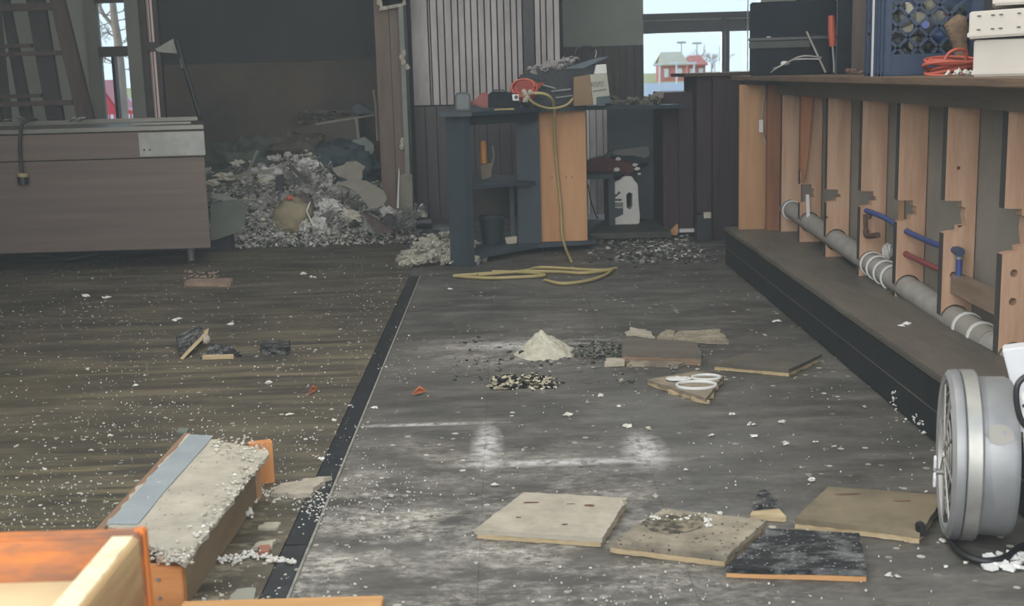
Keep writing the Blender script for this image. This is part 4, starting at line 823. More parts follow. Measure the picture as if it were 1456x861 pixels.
e = empty('plastic_can', PY(552, 316, 7.7), 'black round tin lying at the right end of the heap', 'tin')
c = PY(553, 312, 7.72); MB().lathe([(0, -.03), (.034, -.03), (.036, -.026), (.036, .03), (.028, .032), (.028, .02), (0, .02)], 'Y', 20, c).build('tin', m_black, e, smooth=40)
tag(MB().lathe([(0, -.05), (.04, -.05), (.042, 0), (.04, .05), (0, .05)], 'X', 20, PY(603, 316, 7.9)).build('black_cylinder', m_black, smooth=40), 'black cylinder lying by the wainscot at the end of the heap', 'can')
lb = MB()
for (px, py, r_) in ((572, 312, .05), (583, 318, .04), (590, 305, .035), (600, 296, .02), (578, 300, .03), (562, 322, .03)): lump(lb, PY(px, py, 7.85), r_, r_*.8, r_*.8, seg=12, rough=.6, freq=4)
tag(lb.build('plaster_lumps', m_r[2]), 'grey plaster lumps between the tin and the black cylinder', 'plaster', kind='stuff')
pface('torn_card', [(592, 303), (597, 292), (601, 290), (599, 300), (594, 305)], 7.85, m_white, 'white curled paper scrap standing by the wainscot', 'paper')
pface('beige_scrap', [(590, 305), (603, 302), (607, 309), (596, 309)], 7.86, m_tan, 'beige board scrap on the lumps by the wainscot', 'scrap')
tag(MB().box(*(lambda a, b: (a.x, b.x, 7.95, 8.1, 0, .035))(PY(606, 318, 7.95), PY(640, 318, 7.95))).build('grey_slab', mat('greenish_slab', S(84, 92, 90), S(100, 108, 104)), bevel=.003), 'flat grey green slab on the floor at the wainscot foot', 'slab')
tag(MB().prism([PY(590, 290, 7.95)+Vector((0, 0, 0)), PY(593, 290, 7.95), PY(592, 240, 8.05), PY(591, 238, 8.05)], (0, .01, 0)).build('white_spike', m_white) if False else MB().prism([PY(564, 296, 8.1), PY(567, 296, 8.1), PY(568, 242, 8.15), PY(567, 238, 8.15)], (0, .01, 0)).build('white_sliver', m_white), 'thin white sliver standing against the timber post', 'sliver')
pface('post_board_scrap', [(568, 250), (578, 246), (586, 250), (587, 300), (568, 300)], 8.18, m_grp, 'grey board scrap leaning on the foot of the timber post', 'board')
# dim junk at the back of the heap
bx = empty('cardboard_box', PY(470, 240, 8.75), 'brown cardboard box on the far side of the heap', 'box')
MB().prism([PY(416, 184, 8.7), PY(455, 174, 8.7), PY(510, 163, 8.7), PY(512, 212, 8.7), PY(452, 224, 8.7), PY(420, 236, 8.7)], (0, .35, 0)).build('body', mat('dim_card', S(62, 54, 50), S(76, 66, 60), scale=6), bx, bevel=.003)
MB().prism([PY(448, 175, 8.69), PY(535, 162, 8.69), PY(535, 164, 8.69), PY(449, 178, 8.69)], (0, .02, 0)).build('white_edge', m_grp, bx)
MB().prism([PY(504, 166, 8.68), PY(508, 166, 8.68), PY(513, 210, 8.68), PY(510, 212, 8.68)], (0, .02, 0)).build('tape', m_grp, bx)
pface('dark_sheet', [(500, 150), (510, 147), (534, 160), (505, 163)], 8.9, m_cabdark, 'small dark triangular sheet on the cardboard box', 'sheet')
def rump(name, c, rx, ry, rz, m_, label, cat, ro=.45):
    lb = MB(); lump(lb, c, rx, ry, rz, seg=26, rough=ro, freq=2.6); tag(lb.build(name, m_, smooth=70), label, cat)
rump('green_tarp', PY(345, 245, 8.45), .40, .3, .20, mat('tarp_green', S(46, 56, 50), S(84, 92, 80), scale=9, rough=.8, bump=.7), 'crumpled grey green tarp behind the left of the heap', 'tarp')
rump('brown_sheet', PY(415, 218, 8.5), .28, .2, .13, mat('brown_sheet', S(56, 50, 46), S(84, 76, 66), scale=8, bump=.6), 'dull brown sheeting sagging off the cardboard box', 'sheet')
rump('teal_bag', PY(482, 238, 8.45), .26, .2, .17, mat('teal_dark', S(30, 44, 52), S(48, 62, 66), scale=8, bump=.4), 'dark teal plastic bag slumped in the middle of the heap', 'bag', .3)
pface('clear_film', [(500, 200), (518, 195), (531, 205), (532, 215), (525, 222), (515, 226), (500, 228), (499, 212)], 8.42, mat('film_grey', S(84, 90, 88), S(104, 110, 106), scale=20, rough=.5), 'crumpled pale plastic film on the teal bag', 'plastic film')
tag(MB().tube([PY(531, 128, 8.55), PY(534, 150, 8.5), PY(537, 200, 8.45)], .009, n=6).build('pale_stick', m_grp), 'thin pale stick standing beside the timber post', 'stick')
fl = MB()
for _ in range(140): lump(fl, PY(U(425, 500), 167+U(-10, 8), 8.75+U(0, .2)), U(.01, .035), U(.01, .03), U(.005, .014), seg=4, rough=.8)
for _ in range(120): lump(fl, PY(U(380, 455), 212+U(-16, 14), 8.5), U(.01, .03), U(.01, .03), U(.008, .02), seg=4, rough=.8)
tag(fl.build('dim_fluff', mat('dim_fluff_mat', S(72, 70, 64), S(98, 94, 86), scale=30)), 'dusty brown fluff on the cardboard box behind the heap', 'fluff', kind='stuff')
# small heap of insulation beside the cabinet
fl = MB()
for _ in range(260):
    t = R(); px = 560+t*105; Y_ = U(6.5, 6.95); z = max(0, .13*sst(t/.35)*(1-((Y_-6.75)/.28)**2))*U(.2, 1); x_ = (px-716)/1750*Y_
    if R() < .5: fl.flake((x_, Y_, z+.006), U(.006, .022), .004, .9, 6, random.choice((0, 1)))
    else: lump(fl, (x_, Y_, z+.006), U(.01, .035), U(.01, .03), U(.008, .025), seg=6, rough=.9, freq=4, mi=random.choice((0, 1)))
lump(fl, ((617-716)/1750*6.75, 6.76, .02), .15, .18, .10, seg=24, rough=.45, freq=4)
lump(fl, ((590-716)/1750*6.75, 6.75, .01), .12, .14, .05, seg=24, rough=.5, freq=4)
tag(fl.build('insulation_heap', [mat('cream_insul', S(128, 124, 112), S(176, 172, 158), scale=30, rough=.95, bump=.7), mat('cream_insul2', S(150, 146, 132), S(186, 182, 168), scale=30, rough=.95)]), 'small cream insulation heap at the left foot of the grey cabinet', 'insulation', kind='stuff')
lb = MB(); lump(lb, PY(614, 338, 6.85), .085, .07, .04, seg=16, rough=.3); tag(lb.build('black_cloth', m_bag, smooth=60), 'black cloth bundle lying on the small insulation heap', 'cloth')
# ------------------------------------------------------------------ tiles and boards on the right floor
def tile(name, px, th, m_face, m_back, label, cat='tile', warp=.002, jit=.003, dip=None, z=.0, scars=()):
    cs = [PZ(x, y, z+th) for x, y in px]; c0 = sum(cs, Vector())/4; e = empty(name, (c0.x, c0.y, z), label, cat)
    k = .985
    mb = MB(); sheet(mb, cs, th*.5, 14, jit*.5, warp, dipc=dip); mb.build('face', m_face, e, smooth=35)
    mb = MB(); sheet(mb, [c0+(q-c0)*k-Vector((0, 0, th*.5+.0005)) for q in cs], th*.48, 18, jit, warp, dipc=dip); mb.build('backing', m_back, e, smooth=35)
    for (sx_, sy_, ln, wd) in scars:
        p = PZ(sx_, sy_, z+th+.0012); fl = MB(); n = 9
        pts = [p+Vector((math.cos(2*PI*i/n)*ln*U(.7, 1.1), math.sin(2*PI*i/n)*wd*U(.6, 1.2), 0)) for i in range(n)]
        fl.prism(pts, (0, 0, .001)).build('scar', mat('brown_scar', S(92, 62, 50), S(110, 78, 62)), e)
    return e
tile('broken_tile', [(675, 752), (745, 699), (892, 708), (856, 764)], .022, m_tan, m_tanedge, 'pale tan square board with small brown gouges, leftmost of the front boards', scars=((755, 714, .02, .004), (838, 718, .014, .006), (803, 745, .008, .003), (812, 716, .012, .001), (737, 735, .007, .002)))
lb = MB(); lb.chunk(PZ(884, 716, .02), .018, 1.2); lb.chunk(PZ(879, 722, .015), .01, 1.2); tag(lb.build('torn_corner', m_tan), 'torn crumb at the right corner of the pale tan board', 'crumb')
m_tan2 = mat('worn_tan_tile', S(104, 97, 84), S(158, 148, 128), scale=7, rough=.85, bump=.3, contrast=(.38, .62), spots=(S(52, 48, 42), 55, .17))
tile('broken_tile', [(866, 770), (944, 722), (1090, 739), (1032, 790)], .024, m_tan2, m_tanedge, 'worn tan board with a dark burnt patch, second of the front boards', warp=.0012)
burn = [PZ(x, y, .0275) for x, y in ((912, 741), (925, 733), (948, 729), (968, 731), (990, 729), (1003, 738), (996, 748), (975, 754), (948, 757), (925, 752))]
MB().prism([Vector((p.x, p.y, .0247)) for p in burn], (0, 0, .0006)).build('burnt_patch', mat('burnt_patch', S(62, 58, 50), S(140, 130, 108), scale=48, rough=.95, bump=.6, contrast=(.42, .6)), [o for o in bpy.data.objects if o.name.startswith('broken_tile')][-1])
fl = MB()
for _ in range(26): fl.chunk(PZ(U(925, 1010), 735+U(-6, 4), .026), U(.002, .007), .7)
for _ in range(12): fl.chunk(PZ(U(1000, 1012), 742+U(-5, 5), .026), U(.003, .007), .9)
tag(fl.build('plaster_crust', m_chip), 'white plaster crust round the burnt patch', 'crust', kind='stuff')
t3 = tile('charred_tile', [(1029, 806), (1092, 750), (1222, 757), (1233, 812)], .022, m_soot, wood('fresh_pine_edge', S(172, 126, 80), S(200, 152, 100), 'X'), 'black charred board with a fresh wood edge, in front of the other boards', jit=.002)
tile('brown_tile', [(1130, 736), (1178, 691), (1345, 703), (1308, 757)], .024, mat('brown_tile_mat', S(92, 82, 64), S(128, 116, 92), scale=6, rough=.7, bump=.2), m_tanedge, 'brown square board nearest the fan, with two reddish scars', scars=((1205, 702, .03, .005), (1282, 712, .02, .005)))
prism_thing('rubber_foot', [(1304, 745), (1316, 743), (1319, 762), (1306, 765)], 2.46, .02, m_blackrub, 'black rubber foot at the right corner of the brown board', 'foot')
e = empty('charred_fragment', PZ(1090, 745), 'small triangular charred fragment with a cream edge', 'fragment')
lb = MB(); cs = [PZ(1069, 736), PZ(1078, 712), PZ(1090, 711), PZ(1112, 732)]; MB().prism([Vector((c_.x, c_.y, .016)) for c_ in cs], (0, 0, .012)).build('face', m_soot, e, bevel=.003)
MB().prism([Vector((c_.x, c_.y-.003, .0)) for c_ in [PZ(1066, 739), PZ(1080, 716), PZ(1092, 714), PZ(1118, 742)]], (0, 0, .016)).build('backing', m_tanedge, e, bevel=.002)
# middle distance
tile('brown_plank', [(884, 496), (888, 479), (990, 486), (997, 500)], .05, wood('scorched_wood', S(72, 66, 58), S(100, 92, 82), 'X'), wood('scorched_edge', S(104, 84, 66), S(136, 112, 90), 'X'), 'thick scorched brown plank offcut in the middle of the floor', 'plank', jit=.002)
tile('grey_tile', [(1016, 516), (1062, 501), (1168, 503), (1122, 525)], .024, mat('grey_brown_tile', S(70, 66, 58), S(92, 86, 76), scale=7, rough=.8, bump=.2), m_tanedge, 'flat grey brown tile lying right of the scorched plank')
tile('glue_tile', [(921, 539), (992, 527), (1029, 533), (1004, 566)], .02, mat('glue_tile_mat', S(108, 98, 82), S(150, 138, 118), scale=12, rough=.8, bump=.3), m_tanedge, 'broken tile fragment bearing white glue rings', jit=.008)
g_ = [o for o in bpy.data.objects if o.name.startswith('glue_tile')][0]
for (px, py, rx) in ((990, 547, .062), (1004, 536, .045)):
    c = PZ(px, py, .024); MB().tube([c+Vector((rx*math.cos(2*PI*k/20)*1.0, rx*.75*math.sin(2*PI*k/20), .0)) for k in range(21)], .005, n=6).build('glue_ring', m_white, g_, smooth=60)
c = PZ(965, 538, .024); lb = MB(); lump(lb, c, .04, .03, .003, seg=10, rough=.4); lb.build('glue_blob', m_white, g_)
def shards(name, px, z, th, m_, label, cat='fragment', jit=.006):
    mb = MB(); sheet(mb, [PZ(x, y, z+th) for x, y in px], th, 8, jit, .003); return tag(mb.build(name, m_, smooth=40), label, cat)
shards('tile_fragment', [(953, 483), (963, 470), (1023, 467), (1035, 485)], 0, .012, m_tan2, 'ragged grey tile piece behind the right end of the scorched plank')
shards('tile_fragment', [(890, 474), (898, 465), (925, 471), (930, 478)], 0, .008, m_tan, 'pale tile sliver behind the left end of the scorched plank')
shards('tile_fragment', [(935, 478), (948, 468), (960, 471), (958, 482)], 0, .012, m_tan2, 'small crumbly tile bit between the two pieces behind the plank')
shards('tile_fragment', [(858, 516), (862, 509), (888, 508), (889, 515)], 0, .015, m_tan, 'light tile crumb at the left end below the plank')
shards('tile_fragment', [(890, 516), (905, 508), (990, 507), (965, 518)], 0, .012, m_tan2, 'grey mortar crust along the front of the plank')
# plaster cone
vs = []; n = 36; rings = 14
c = PZ(778, 511)
for j in range(rings+1):
    for k in range(n):
        t = j/rings; a = 2*PI*k/n; rr = .115*t*(1+.22*noise.noise(Vector((math.cos(a)*1.5, math.sin(a)*1.5, 2)))); h = .088*(1-t)**1.05
        h += .008*noise.noise(Vector((rr*math.cos(a)*60, rr*math.sin(a)*60, 0)))*(t > 0)*(1 if j < rings else 0)
        vs.append((c.x+rr*math.cos(a)-.02*(1-t), c.y+.1+rr*math.sin(a), max(h, -.002)))
fs = [(j*n+k, j*n+(k+1) % n, (j+1)*n+(k+1) % n, (j+1)*n+k) for j in range(rings) for k in range(n)]
tag(MB().add(vs, fs).build('plaster_mound', mat('mound_plaster', S(158, 154, 140), S(190, 186, 170), scale=40, rough=.95, bump=.5)), 'small cone of cream plaster powder in mid floor', 'plaster', kind='stuff')
shards('dark_flake', [(738, 498), (752, 489), (764, 488), (757, 500)], 0, .02, m_soot, 'dark curled flake at the left side of the plaster mound')
fl = MB()
for (px, py, a_, b_) in ((722, 548, .055, .026), (752, 545, .06, .02), (776, 549, .035, .012), (706, 550, .025, .012)):
    p = PZ(px, py); lump(fl, (p.x, p.y, .004), a_, a_*.9, b_, seg=18, rough=.7, freq=4)
for _ in range(60):
    p = PZ(695+U(0, 100), 547+U(-9, 9)); fl.flake((p.x, p.y, .003), U(.002, .008), .004, .4, 6, 1)
tag(fl.build('charred_lump', [mat('char_mix', S(16, 18, 22), S(186, 178, 152), scale=46, rough=.95, bump=.8, contrast=(.50, .56), detail=3), m_plaster]), 'black and cream crumbled lump below the plaster mound', 'debris', kind='stuff')
fl = MB()
for _ in range(240):
    p = PZ(815+U(0, 75), 500+U(-8, 12)); fl.chunk((p.x, p.y, .004+U(0, .014)), U(.003, .012), .6, random.choice((0, 0, 1, 1, 2)))
tag(fl.build('olive_debris', [m_soot, mat('olive', S(62, 66, 48), S(84, 88, 66), scale=20), m_r[2]]), 'olive and black debris between plaster mound and plank', 'debris', kind='stuff')
fl = MB()
for _ in range(260):
    p = PZ(U(640, 1000), U(478, 545)); fl.flake((p.x, p.y, .002), .002+.012*R()**2, .003, .15, 6, random.choices((0, 1, 2), (4, 4, 2))[0])
tag(fl.build('dark_flakes', [m_soot, m_r[2], m_tan]), 'scattered dark and grey flakes round the plaster mound', 'flakes', kind='stuff')
# left floor fragments
e = empty('broken_slate', PZ(290, 498), 'two black slate shards leaning together on the left floor', 'fragment')
MB().prism([PZ(251, 492, .0)+Vector((0, 0, .03)), PZ(257, 508, .0), PZ(292, 492, 0)+Vector((0, 0, .02)), PZ(288, 492, 0)+Vector((0, 0, .07)), PZ(270, 490, 0)+Vector((0, 0, .05))], (0, .01, .01)).build('shard', m_soot, e)
MB().prism([PZ(256, 509, .0), PZ(260, 511, 0), PZ(296, 494, 0)+Vector((0, -.005, .05)), PZ(298, 488, 0)+Vector((0, -.005, .06)), PZ(290, 488, 0)+Vector((0, -.005, .05))], (0, .012, 0)).build('cream_edge', m_tanedge, e)
mb = MB(); sheet(mb, [PZ(286, 505, .012), PZ(300, 490, .035), PZ(328, 491, .04), PZ(340, 503, .012)], .012, 10, .008, .008); mb.build('shard', m_soot, e)
mb = MB(); sheet(mb, [PZ(287, 507, .012), PZ(290, 504, .012), PZ(333, 502, .012), PZ(332, 506, .012)], .01, 6, .003, 0); mb.build('cream_edge', m_tanedge, e)
lb = MB(); lump(lb, PZ(293, 482, .05), .014, .012, .018, seg=8, rough=.4); lb.build('plaster_knob', m_tan, e)
shards('dark_chunk', [(371, 492), (374, 484), (410, 483), (411, 493)], .0, .03, m_soot, 'small dark grey chunk alone right of the slate shards', jit=.008)
shards('grey_card_piece', [(250, 613), (255, 607), (269, 608), (265, 615)], 0, .006, mat('cardgrey', S(96, 104, 96), S(112, 120, 110)), 'small square grey green card on the left floor', 'card', .001)
shards('wood_sliver', [(262, 401), (270, 396), (330, 395), (328, 402)], 0, .02, mat('pinkish_wood', S(124, 104, 90), S(150, 128, 112), scale=20), 'pinkish torn wood sliver in front of the prep table', 'wood', .01)
fl = MB()
for _ in range(60): p = PZ(U(262, 312), U(386, 400)); fl.chunk((p.x, p.y, .006), U(.004, .014), .6)
tag(fl.build('pinkish_crumbs', mat('pink_crumb', S(120, 100, 90), S(150, 132, 120))), 'pinkish crumbs behind the torn wood sliver', 'crumbs', kind='stuff')
for px, lab in (((585, 561, 607, 556), 'curled orange leaf on the right floor near the strip'), ((437, 561, 452, 553), 'small orange curled leaf left of the floor strip')):
    a, b, c_, d_ = px; fl = MB(); p0 = PZ(a, b, .006); p1 = PZ(c_, d_, .006); w_ = Vector((0, .022, .018)); mid = (p0+p1)/2
    fl.add([p0, mid-w_*.6+Vector((0, 0, .012)), p1, mid+w_], [(0, 1, 2, 3)]); fl.add([p0+Vector((0, 0, .002)), mid+w_+Vector((0, 0, .002)), p1+Vector((0, 0, .002)), mid-w_*.2+Vector((0, 0, .02))], [(0, 1, 2, 3)])
    tag(fl.build('leaf', mat('dry_leaf', S(160, 92, 54), S(180, 112, 70))), lab, 'leaf')
# individual plaster chips named by place
chips = [((852, 563), 0), ((921, 612), 1), ((825, 663), 1), ((1068, 604), 0), ((1112, 601), 0), ((1071, 621), 0), ((1160, 629), 0), ((1185, 635), 0), ((1150, 689), 1), ((1153, 683), 0), ((975, 668), 0), ((937, 707), 1), ((1227, 580), 1), ((1103, 458), 0), ((158, 620), 0), ((455, 652), 0), ((420, 695), 1), ((130, 640), 0), ((498, 577), 0), ((535, 580), 0), ((473, 597), 0), ((410, 591), 0), ((640, 412), 0), ((430, 391), 0), ((445, 395), 0), ((195, 548), 0), ((330, 462), 0), ((380, 545), 0), ((250, 455), 0), ((120, 422), 0), ((150, 424), 0), ((810, 590), 0), ((880, 578), 0), ((1040, 590), 0), ((1120, 632), 0), ((1010, 620), 0), ((890, 606), 0), ((1337, 770), 0), ((1345, 806), 0), ((1372, 800), 0), ((1265, 817), 0), ((1273, 820), 0), ((745, 640), 1), ((1025, 730), 0), ((700, 690), 0)]
marks = [('pale tan board', 780, 735), ('worn tan board', 975, 757), ('charred board', 1130, 788), ('brown board by the fan', 1240, 725), ('drum fan', 1395, 650), ('plaster mound', 780, 500), ('scorched plank', 940, 495), ('glue ring tile', 975, 547), ('flat grey brown tile', 1095, 513), ('slate shards', 295, 492), ('torn wood sliver', 295, 400), ('drywall channel', 270, 700), ('drywall scrap', 425, 690), ('yellow hose coil', 760, 388), ('curled orange leaf', 595, 558), ('foot platform', 1200, 500), ('floor strip', 520, 530), ('charred lump', 745, 545), ('small dark chunk', 390, 490)]
used = set()
def chip_label(px, py, k):
    for _, nm, mx_, my_ in sorted((math.hypot(px-a, (py-b)*2), n_, a, b) for n_, a, b in marks):
        dx, dy = px-mx_, (py-my_)*2
        for d in (('right of' if dx > 0 else 'left of') if abs(dx) > abs(dy) else ('in front of' if dy > 0 else 'behind'), ('in front of' if dy > 0 else 'behind') if abs(dx) > abs(dy) else ('right of' if dx > 0 else 'left of')):
            l = '%s plaster chip on the floor %s the %s' % ('white' if k == 0 else 'beige', d, nm)
            if l not in used: used.add(l); return l
for (px, py), k in chips:
    p = PZ(px, py); r_ = U(4, 8)/1750*math.hypot(p.x, p.y)*1.0; mb = MB()
    for _ in range(3 if k == 0 else 1): mb.chunk((p.x+U(-.6, .6)*r_, p.y+U(-.6, .6)*r_, r_*.25), r_*U(.6, 1), .45)
    tag(mb.build('plaster_chip', m_chip if k == 0 else m_tan), chip_label(px, py, k), 'plaster chip', 'white plaster chips on the floor' if k == 0 else 'beige plaster chips on the floor')
# crumbs everywhere
fl = MB(); cnt = 0
while cnt < 2700:
    if R() < .74: px, py = U(0, 590), 372+R()**.8*489
    else: px, py = U(470, 1330), 350+R()**.8*511
    p = PZ(px, py)
    if p.x > 1.11: continue
    if noise.noise(Vector((p.x*2.2, p.y*2.2, 4)))+.12*(p.x < -.5) < U(-.35, .45): continue
    fl.flake((p.x, p.y, .001), (.0009+.0032*R()**2)*(1 if R() < .975 else 2.4), U(.0015, .004), .25, 5, random.choices((0, 1), (4, 1))[0]); cnt += 1
tag(fl.build('floor_crumbs', [m_chip, m_tan]), 'white crumbs of plaster strewn over the whole dark floor', 'crumbs', kind='stuff')
fl = MB()
for _ in range(900):
    px, py = U(835, 1045), U(330, 375)
    if R() < .5: px, py = random.gauss(940, 40), random.gauss(352, 9)
    p = PZ(px, py)
    if p.x > 1.1 or (p.x < .5 and p.y > 6.9): continue
    fl.flake((p.x, p.y, .003), U(.004, .018), .005, .3, 6, random.choices((0, 1, 2), (1, 4, 2))[0])
tag(fl.build('back_floor_litter', [m_chip, m_r[2], m_soot]), 'litter of grey flakes on the floor before the dark cabinets', 'litter', kind='stuff')
fl = MB()
for (a, b) in ((1270, 565), (1272, 575), (1290, 598), (1300, 600), (1310, 605)):
    for _ in range(10): p = PX(a+U(-4, 4), b+U(-12, 12), 1.119); fl.chunk(p, U(.002, .006), 1)
tag(fl.build('wall_crumbs', m_white), 'white crumbs stuck on the front of the foot platform', 'crumbs', kind='stuff')
lb = MB()
for (px, py) in ((1285, 461), (1290, 459), (1281, 463)): lb.chunk(PZ(px, py, .194), .014, .4)
tag(lb.build('plaster_flake', m_white), 'white plaster flake on top of the foot platform', 'flake')
# ------------------------------------------------------------------ long drywall covered channel
lc = empty('drywall_channel', (-.7, 2.6, 0), 'long drywall topped wooden channel lying towards the left front', 'channel')
zt_ = .12
P = lambda x, y, z=zt_: PZ(x, y, z)
m_bluegrey = mat('faded_blue_strip', S(134, 142, 146), S(150, 157, 160), scale=10, rough=.8)
mb = MB(); sheet(mb, [P(150, 745), P(262, 800), P(382, 640), P(268, 616)], .010, 22, .006, .002); mb.build('drywall_face', m_dry, lc, smooth=35)
mb = MB(); sheet(mb, [P(152, 744, .1225), P(196, 744, .1225), P(302, 619, .1225), P(270, 617, .1225)], .002, 8, .002, .0); mb.build('blue_strip', m_bluegrey, lc)
# wooden side rail, right side
rb0 = PZ(270, 857); rb1 = PZ(366, 714)
m_sidew = wood('weathered_pine', S(120, 102, 78), S(150, 130, 102), 'Y', scale=10)
def vrect(a, b, z0, z1, th, name, m_): # vertical board along a->b
    a = Vector((a.x, a.y, z0)); b = Vector((b.x, b.y, z0)); n_ = Vector((-(b-a).y, (b-a).x, 0)).normalized()*th
    return MB().prism([a, b, b+n_, a+n_], (0, 0, z1-z0)).build(name, m_, lc, bevel=.0015)
vrect(rb0, rb1, 0, .108, .022, 'side_rail', m_sidew)
vrect(PZ(350, 728)+Vector((.004, 0, 0)), PZ(370, 706)+Vector((.006, 0, 0)), 0, .112, .03, 'end_post', wood('pinkish_pine', S(176, 134, 100), S(196, 154, 120)))
m_opine = wood('orange_pine', S(182, 118, 66), S(204, 140, 84))
vrect(PZ(352, 700)+Vector((0, .05, 0)), PZ(391, 686), .0, .108, .03, 'cross_block', m_opine)
vrect(P(128, 762, .1), P(262, 617, .1), .0, .104, -.02, 'side_rail', wood('old_rail', S(120, 92, 72), S(146, 116, 92), 'Y'))
nb = [P(213, 802, .095), P(262, 802, .095)]
MB().box(nb[0].x-.03, nb[1].x, nb[1].y-.02, nb[1].y+.005, 0, .098).build('end_block', wood('end_pine', S(190, 124, 70), S(208, 144, 88), 'X'), lc, bevel=.002)
eb_ = [o for o in bpy.data.objects if o.name.startswith('end_block')][-1]
for dz in (.075, .038): MB().tube([(nb[1].x-.045, nb[1].y-.024, dz), (nb[1].x-.045, nb[1].y-.018, dz)], .0035, n=10).build('nail', m_alu, eb_)
MB().prism([P(222, 800, .104), P(262, 800, .104), P(300, 745, .104), P(270, 742, .104)], (0, 0, .01)).build('top_batten', wood('pale_pine', S(160, 134, 108), S(180, 152, 124), 'Y'), lc, bevel=.001)
fl = MB(); 
def along(a, b, t): return a+(b-a)*t
ea, eb = P(262, 800, .12), P(378, 648, .12); na, nb2 = P(205, 792, .12), P(262, 800, .12)
for _ in range(700):
    r0 = R()
    if r0 < .45: p = along(ea, eb, R())+Vector((-R()**2*.05, U(-.01, .01), U(-.004, .006)))
    elif r0 < .65: p = along(P(190, 788, .12), nb2, R())+Vector((U(-.02, .02), R()**2*.05, U(-.004, .005)))
    elif r0 < .8: p = PZ(random.gauss(340, 20), random.gauss(634, 7), .122)
    else:
        t = R(); u_ = R(); A_ = along(P(150, 745), P(268, 616), t); B_ = along(ea, eb, t); p = along(A_, B_, u_)+Vector((0, 0, .002))
    fl.chunk(p, (.0015+.0065*R()**1.6)*(1 if r0 < .8 else .5), .7, random.choice((0, 1, 1)))
tag(fl.build('plaster_fringe', [m_chip, m_dry], lc), 'crumbling white plaster fringe', kind='stuff')
fl = MB()
for (a, b, s_) in ((350, 730, 14), (345, 722, 12), (358, 712, 10)):
    for _ in range(26): p = PZ(a+random.gauss(0, s_*.5), b+random.gauss(0, s_*.5)); fl.chunk((p.x, p.y, U(.003, .014)), U(.004, .012), .8)
for _ in range(120):
    t = R(); p = PZ(312+t*108+U(-3, 3), 802-6*math.sin(t*PI)+random.gauss(0, 3.5)*(1 if t < .7 else .5)-10*math.exp(-((t-.45)/.14)**2)*R()); fl.chunk((p.x, p.y, U(.002, .008)), U(.003, .009), .8)
for _ in range(70): p = PZ(random.gauss(400, 22), random.gauss(701, 4)); fl.chunk((p.x, p.y, .003), U(.002, .007), .8)
for _ in range(160): p = PZ(random.gauss(445, 14), random.gauss(712, 14)); fl.chunk((p.x, p.y, .002), U(.0012, .005), .7)
tag(fl.build('white_fluff', m_chip), 'white insulation fluff strewn beside the drywall channel', 'fluff', kind='stuff')
shards('drywall_scrap', [(386, 699), (400, 686), (466, 676), (440, 701)], 0, .012, m_tan, 'flat beige drywall scrap right of the channel end', 'drywall', .008)
shards('drywall_scrap', [(318, 862), (335, 836), (363, 834), (360, 858)], 0, .012, mat('greyish_dry', S(130, 130, 118), S(146, 146, 132)), 'pale grey drywall scrap at the bottom near the floor strip', 'drywall', .003)
shards('drywall_scrap', [(356, 778), (366, 770), (392, 765), (388, 775)], 0, .008, m_tan, 'thin beige sliver between fluff and floor strip', 'drywall', .004)
shards('drywall_scrap', [(365, 750), (375, 742), (402, 741), (392, 750)], 0, .006, m_tan, 'narrow beige chip right of the channel side', 'drywall', .004)
shards('brick_scrap', [(366, 784), (370, 775), (384, 774), (382, 783)], 0, .008, mat('brick_bit', S(140, 92, 74), S(156, 106, 88)), 'small reddish brick scrap by the white fluff', 'scrap', .003)
# foreground board and crate
b0 = PZ(252, 858, .05); zb2 = .076; a = PZ(262, 852, zb2); b = PZ(545, 848, zb2)
MB_ = MB().box(a.x, b.x, a.y-.10, a.y-.005, .03, zb2).build('loose_board', wood('yellow_pine', S(186, 138, 84), S(208, 160, 104), 'X'), bevel=.002)
tag(MB_, 'light pine board lying across the bottom edge of the picture', 'board')
MB_ = MB().box(a.x+.05, a.x+.12, a.y-.10, a.y-.01, 0, .03).box(b.x-.12, b.x-.05, a.y-.10, a.y-.01, 0, .03).build('batten_foot', m_sidew, MB_)
fc = empty('wooden_crate', (-.75, 1.1, 0), 'open wooden crate in the left foreground with orange stained rim', 'crate')
cr = PY(207, 749, 1.35); zc = cr.z; x1 = cr.x
m_ostain = mat('orange_stain', S(212, 122, 52), S(132, 92, 70), scale=11, rough=.55, stretch=(.35, 1, 1.4), bump=.15, contrast=(.42, .62))
m_oedge = mat('orange_edge', S(214, 128, 56), S(196, 100, 40), scale=6, rough=.6, stretch=(.4, 1, 1))
MB().box(-1.5, x1, 1.325, 1.35, 0, zc).build('rear_board', m_ostain, fc, bevel=.003)
MB().box(x1-.028, x1, .55, 1.324, 0, zc-.002).build('side_board', wood('pale_crate_side', S(200, 170, 122), S(140, 92, 56), 'Y', scale=10), fc, bevel=.002)
MB().box(x1-.012, x1+.002, 1.335, 1.352, 0, zc+.001).build('corner_strip', m_oedge, fc, bevel=.002)
MB().box(-1.5, x1-.03, .55, 1.323, .40, zc-.052).build('inner_panel', mat('cream_board', S(206, 182, 138), S(218, 196, 152), scale=10, rough=.9), fc)
MB().prism([(x1-.030, 1.323, zc-.003), (x1-.006, 1.323, zc-.003), (x1-.004, .55, zc-.003), (x1-.034, .55, zc-.003)], (0, 0, .003)).build('rim_strip', mat('pale_rim', S(176, 140, 98), S(236, 220, 180), scale=16, contrast=(.3, .5), bump=.3), fc)
MB().box(-1.5, -1.47, .55, 1.32, 0, zc).build('side_board', m_ostain, fc)
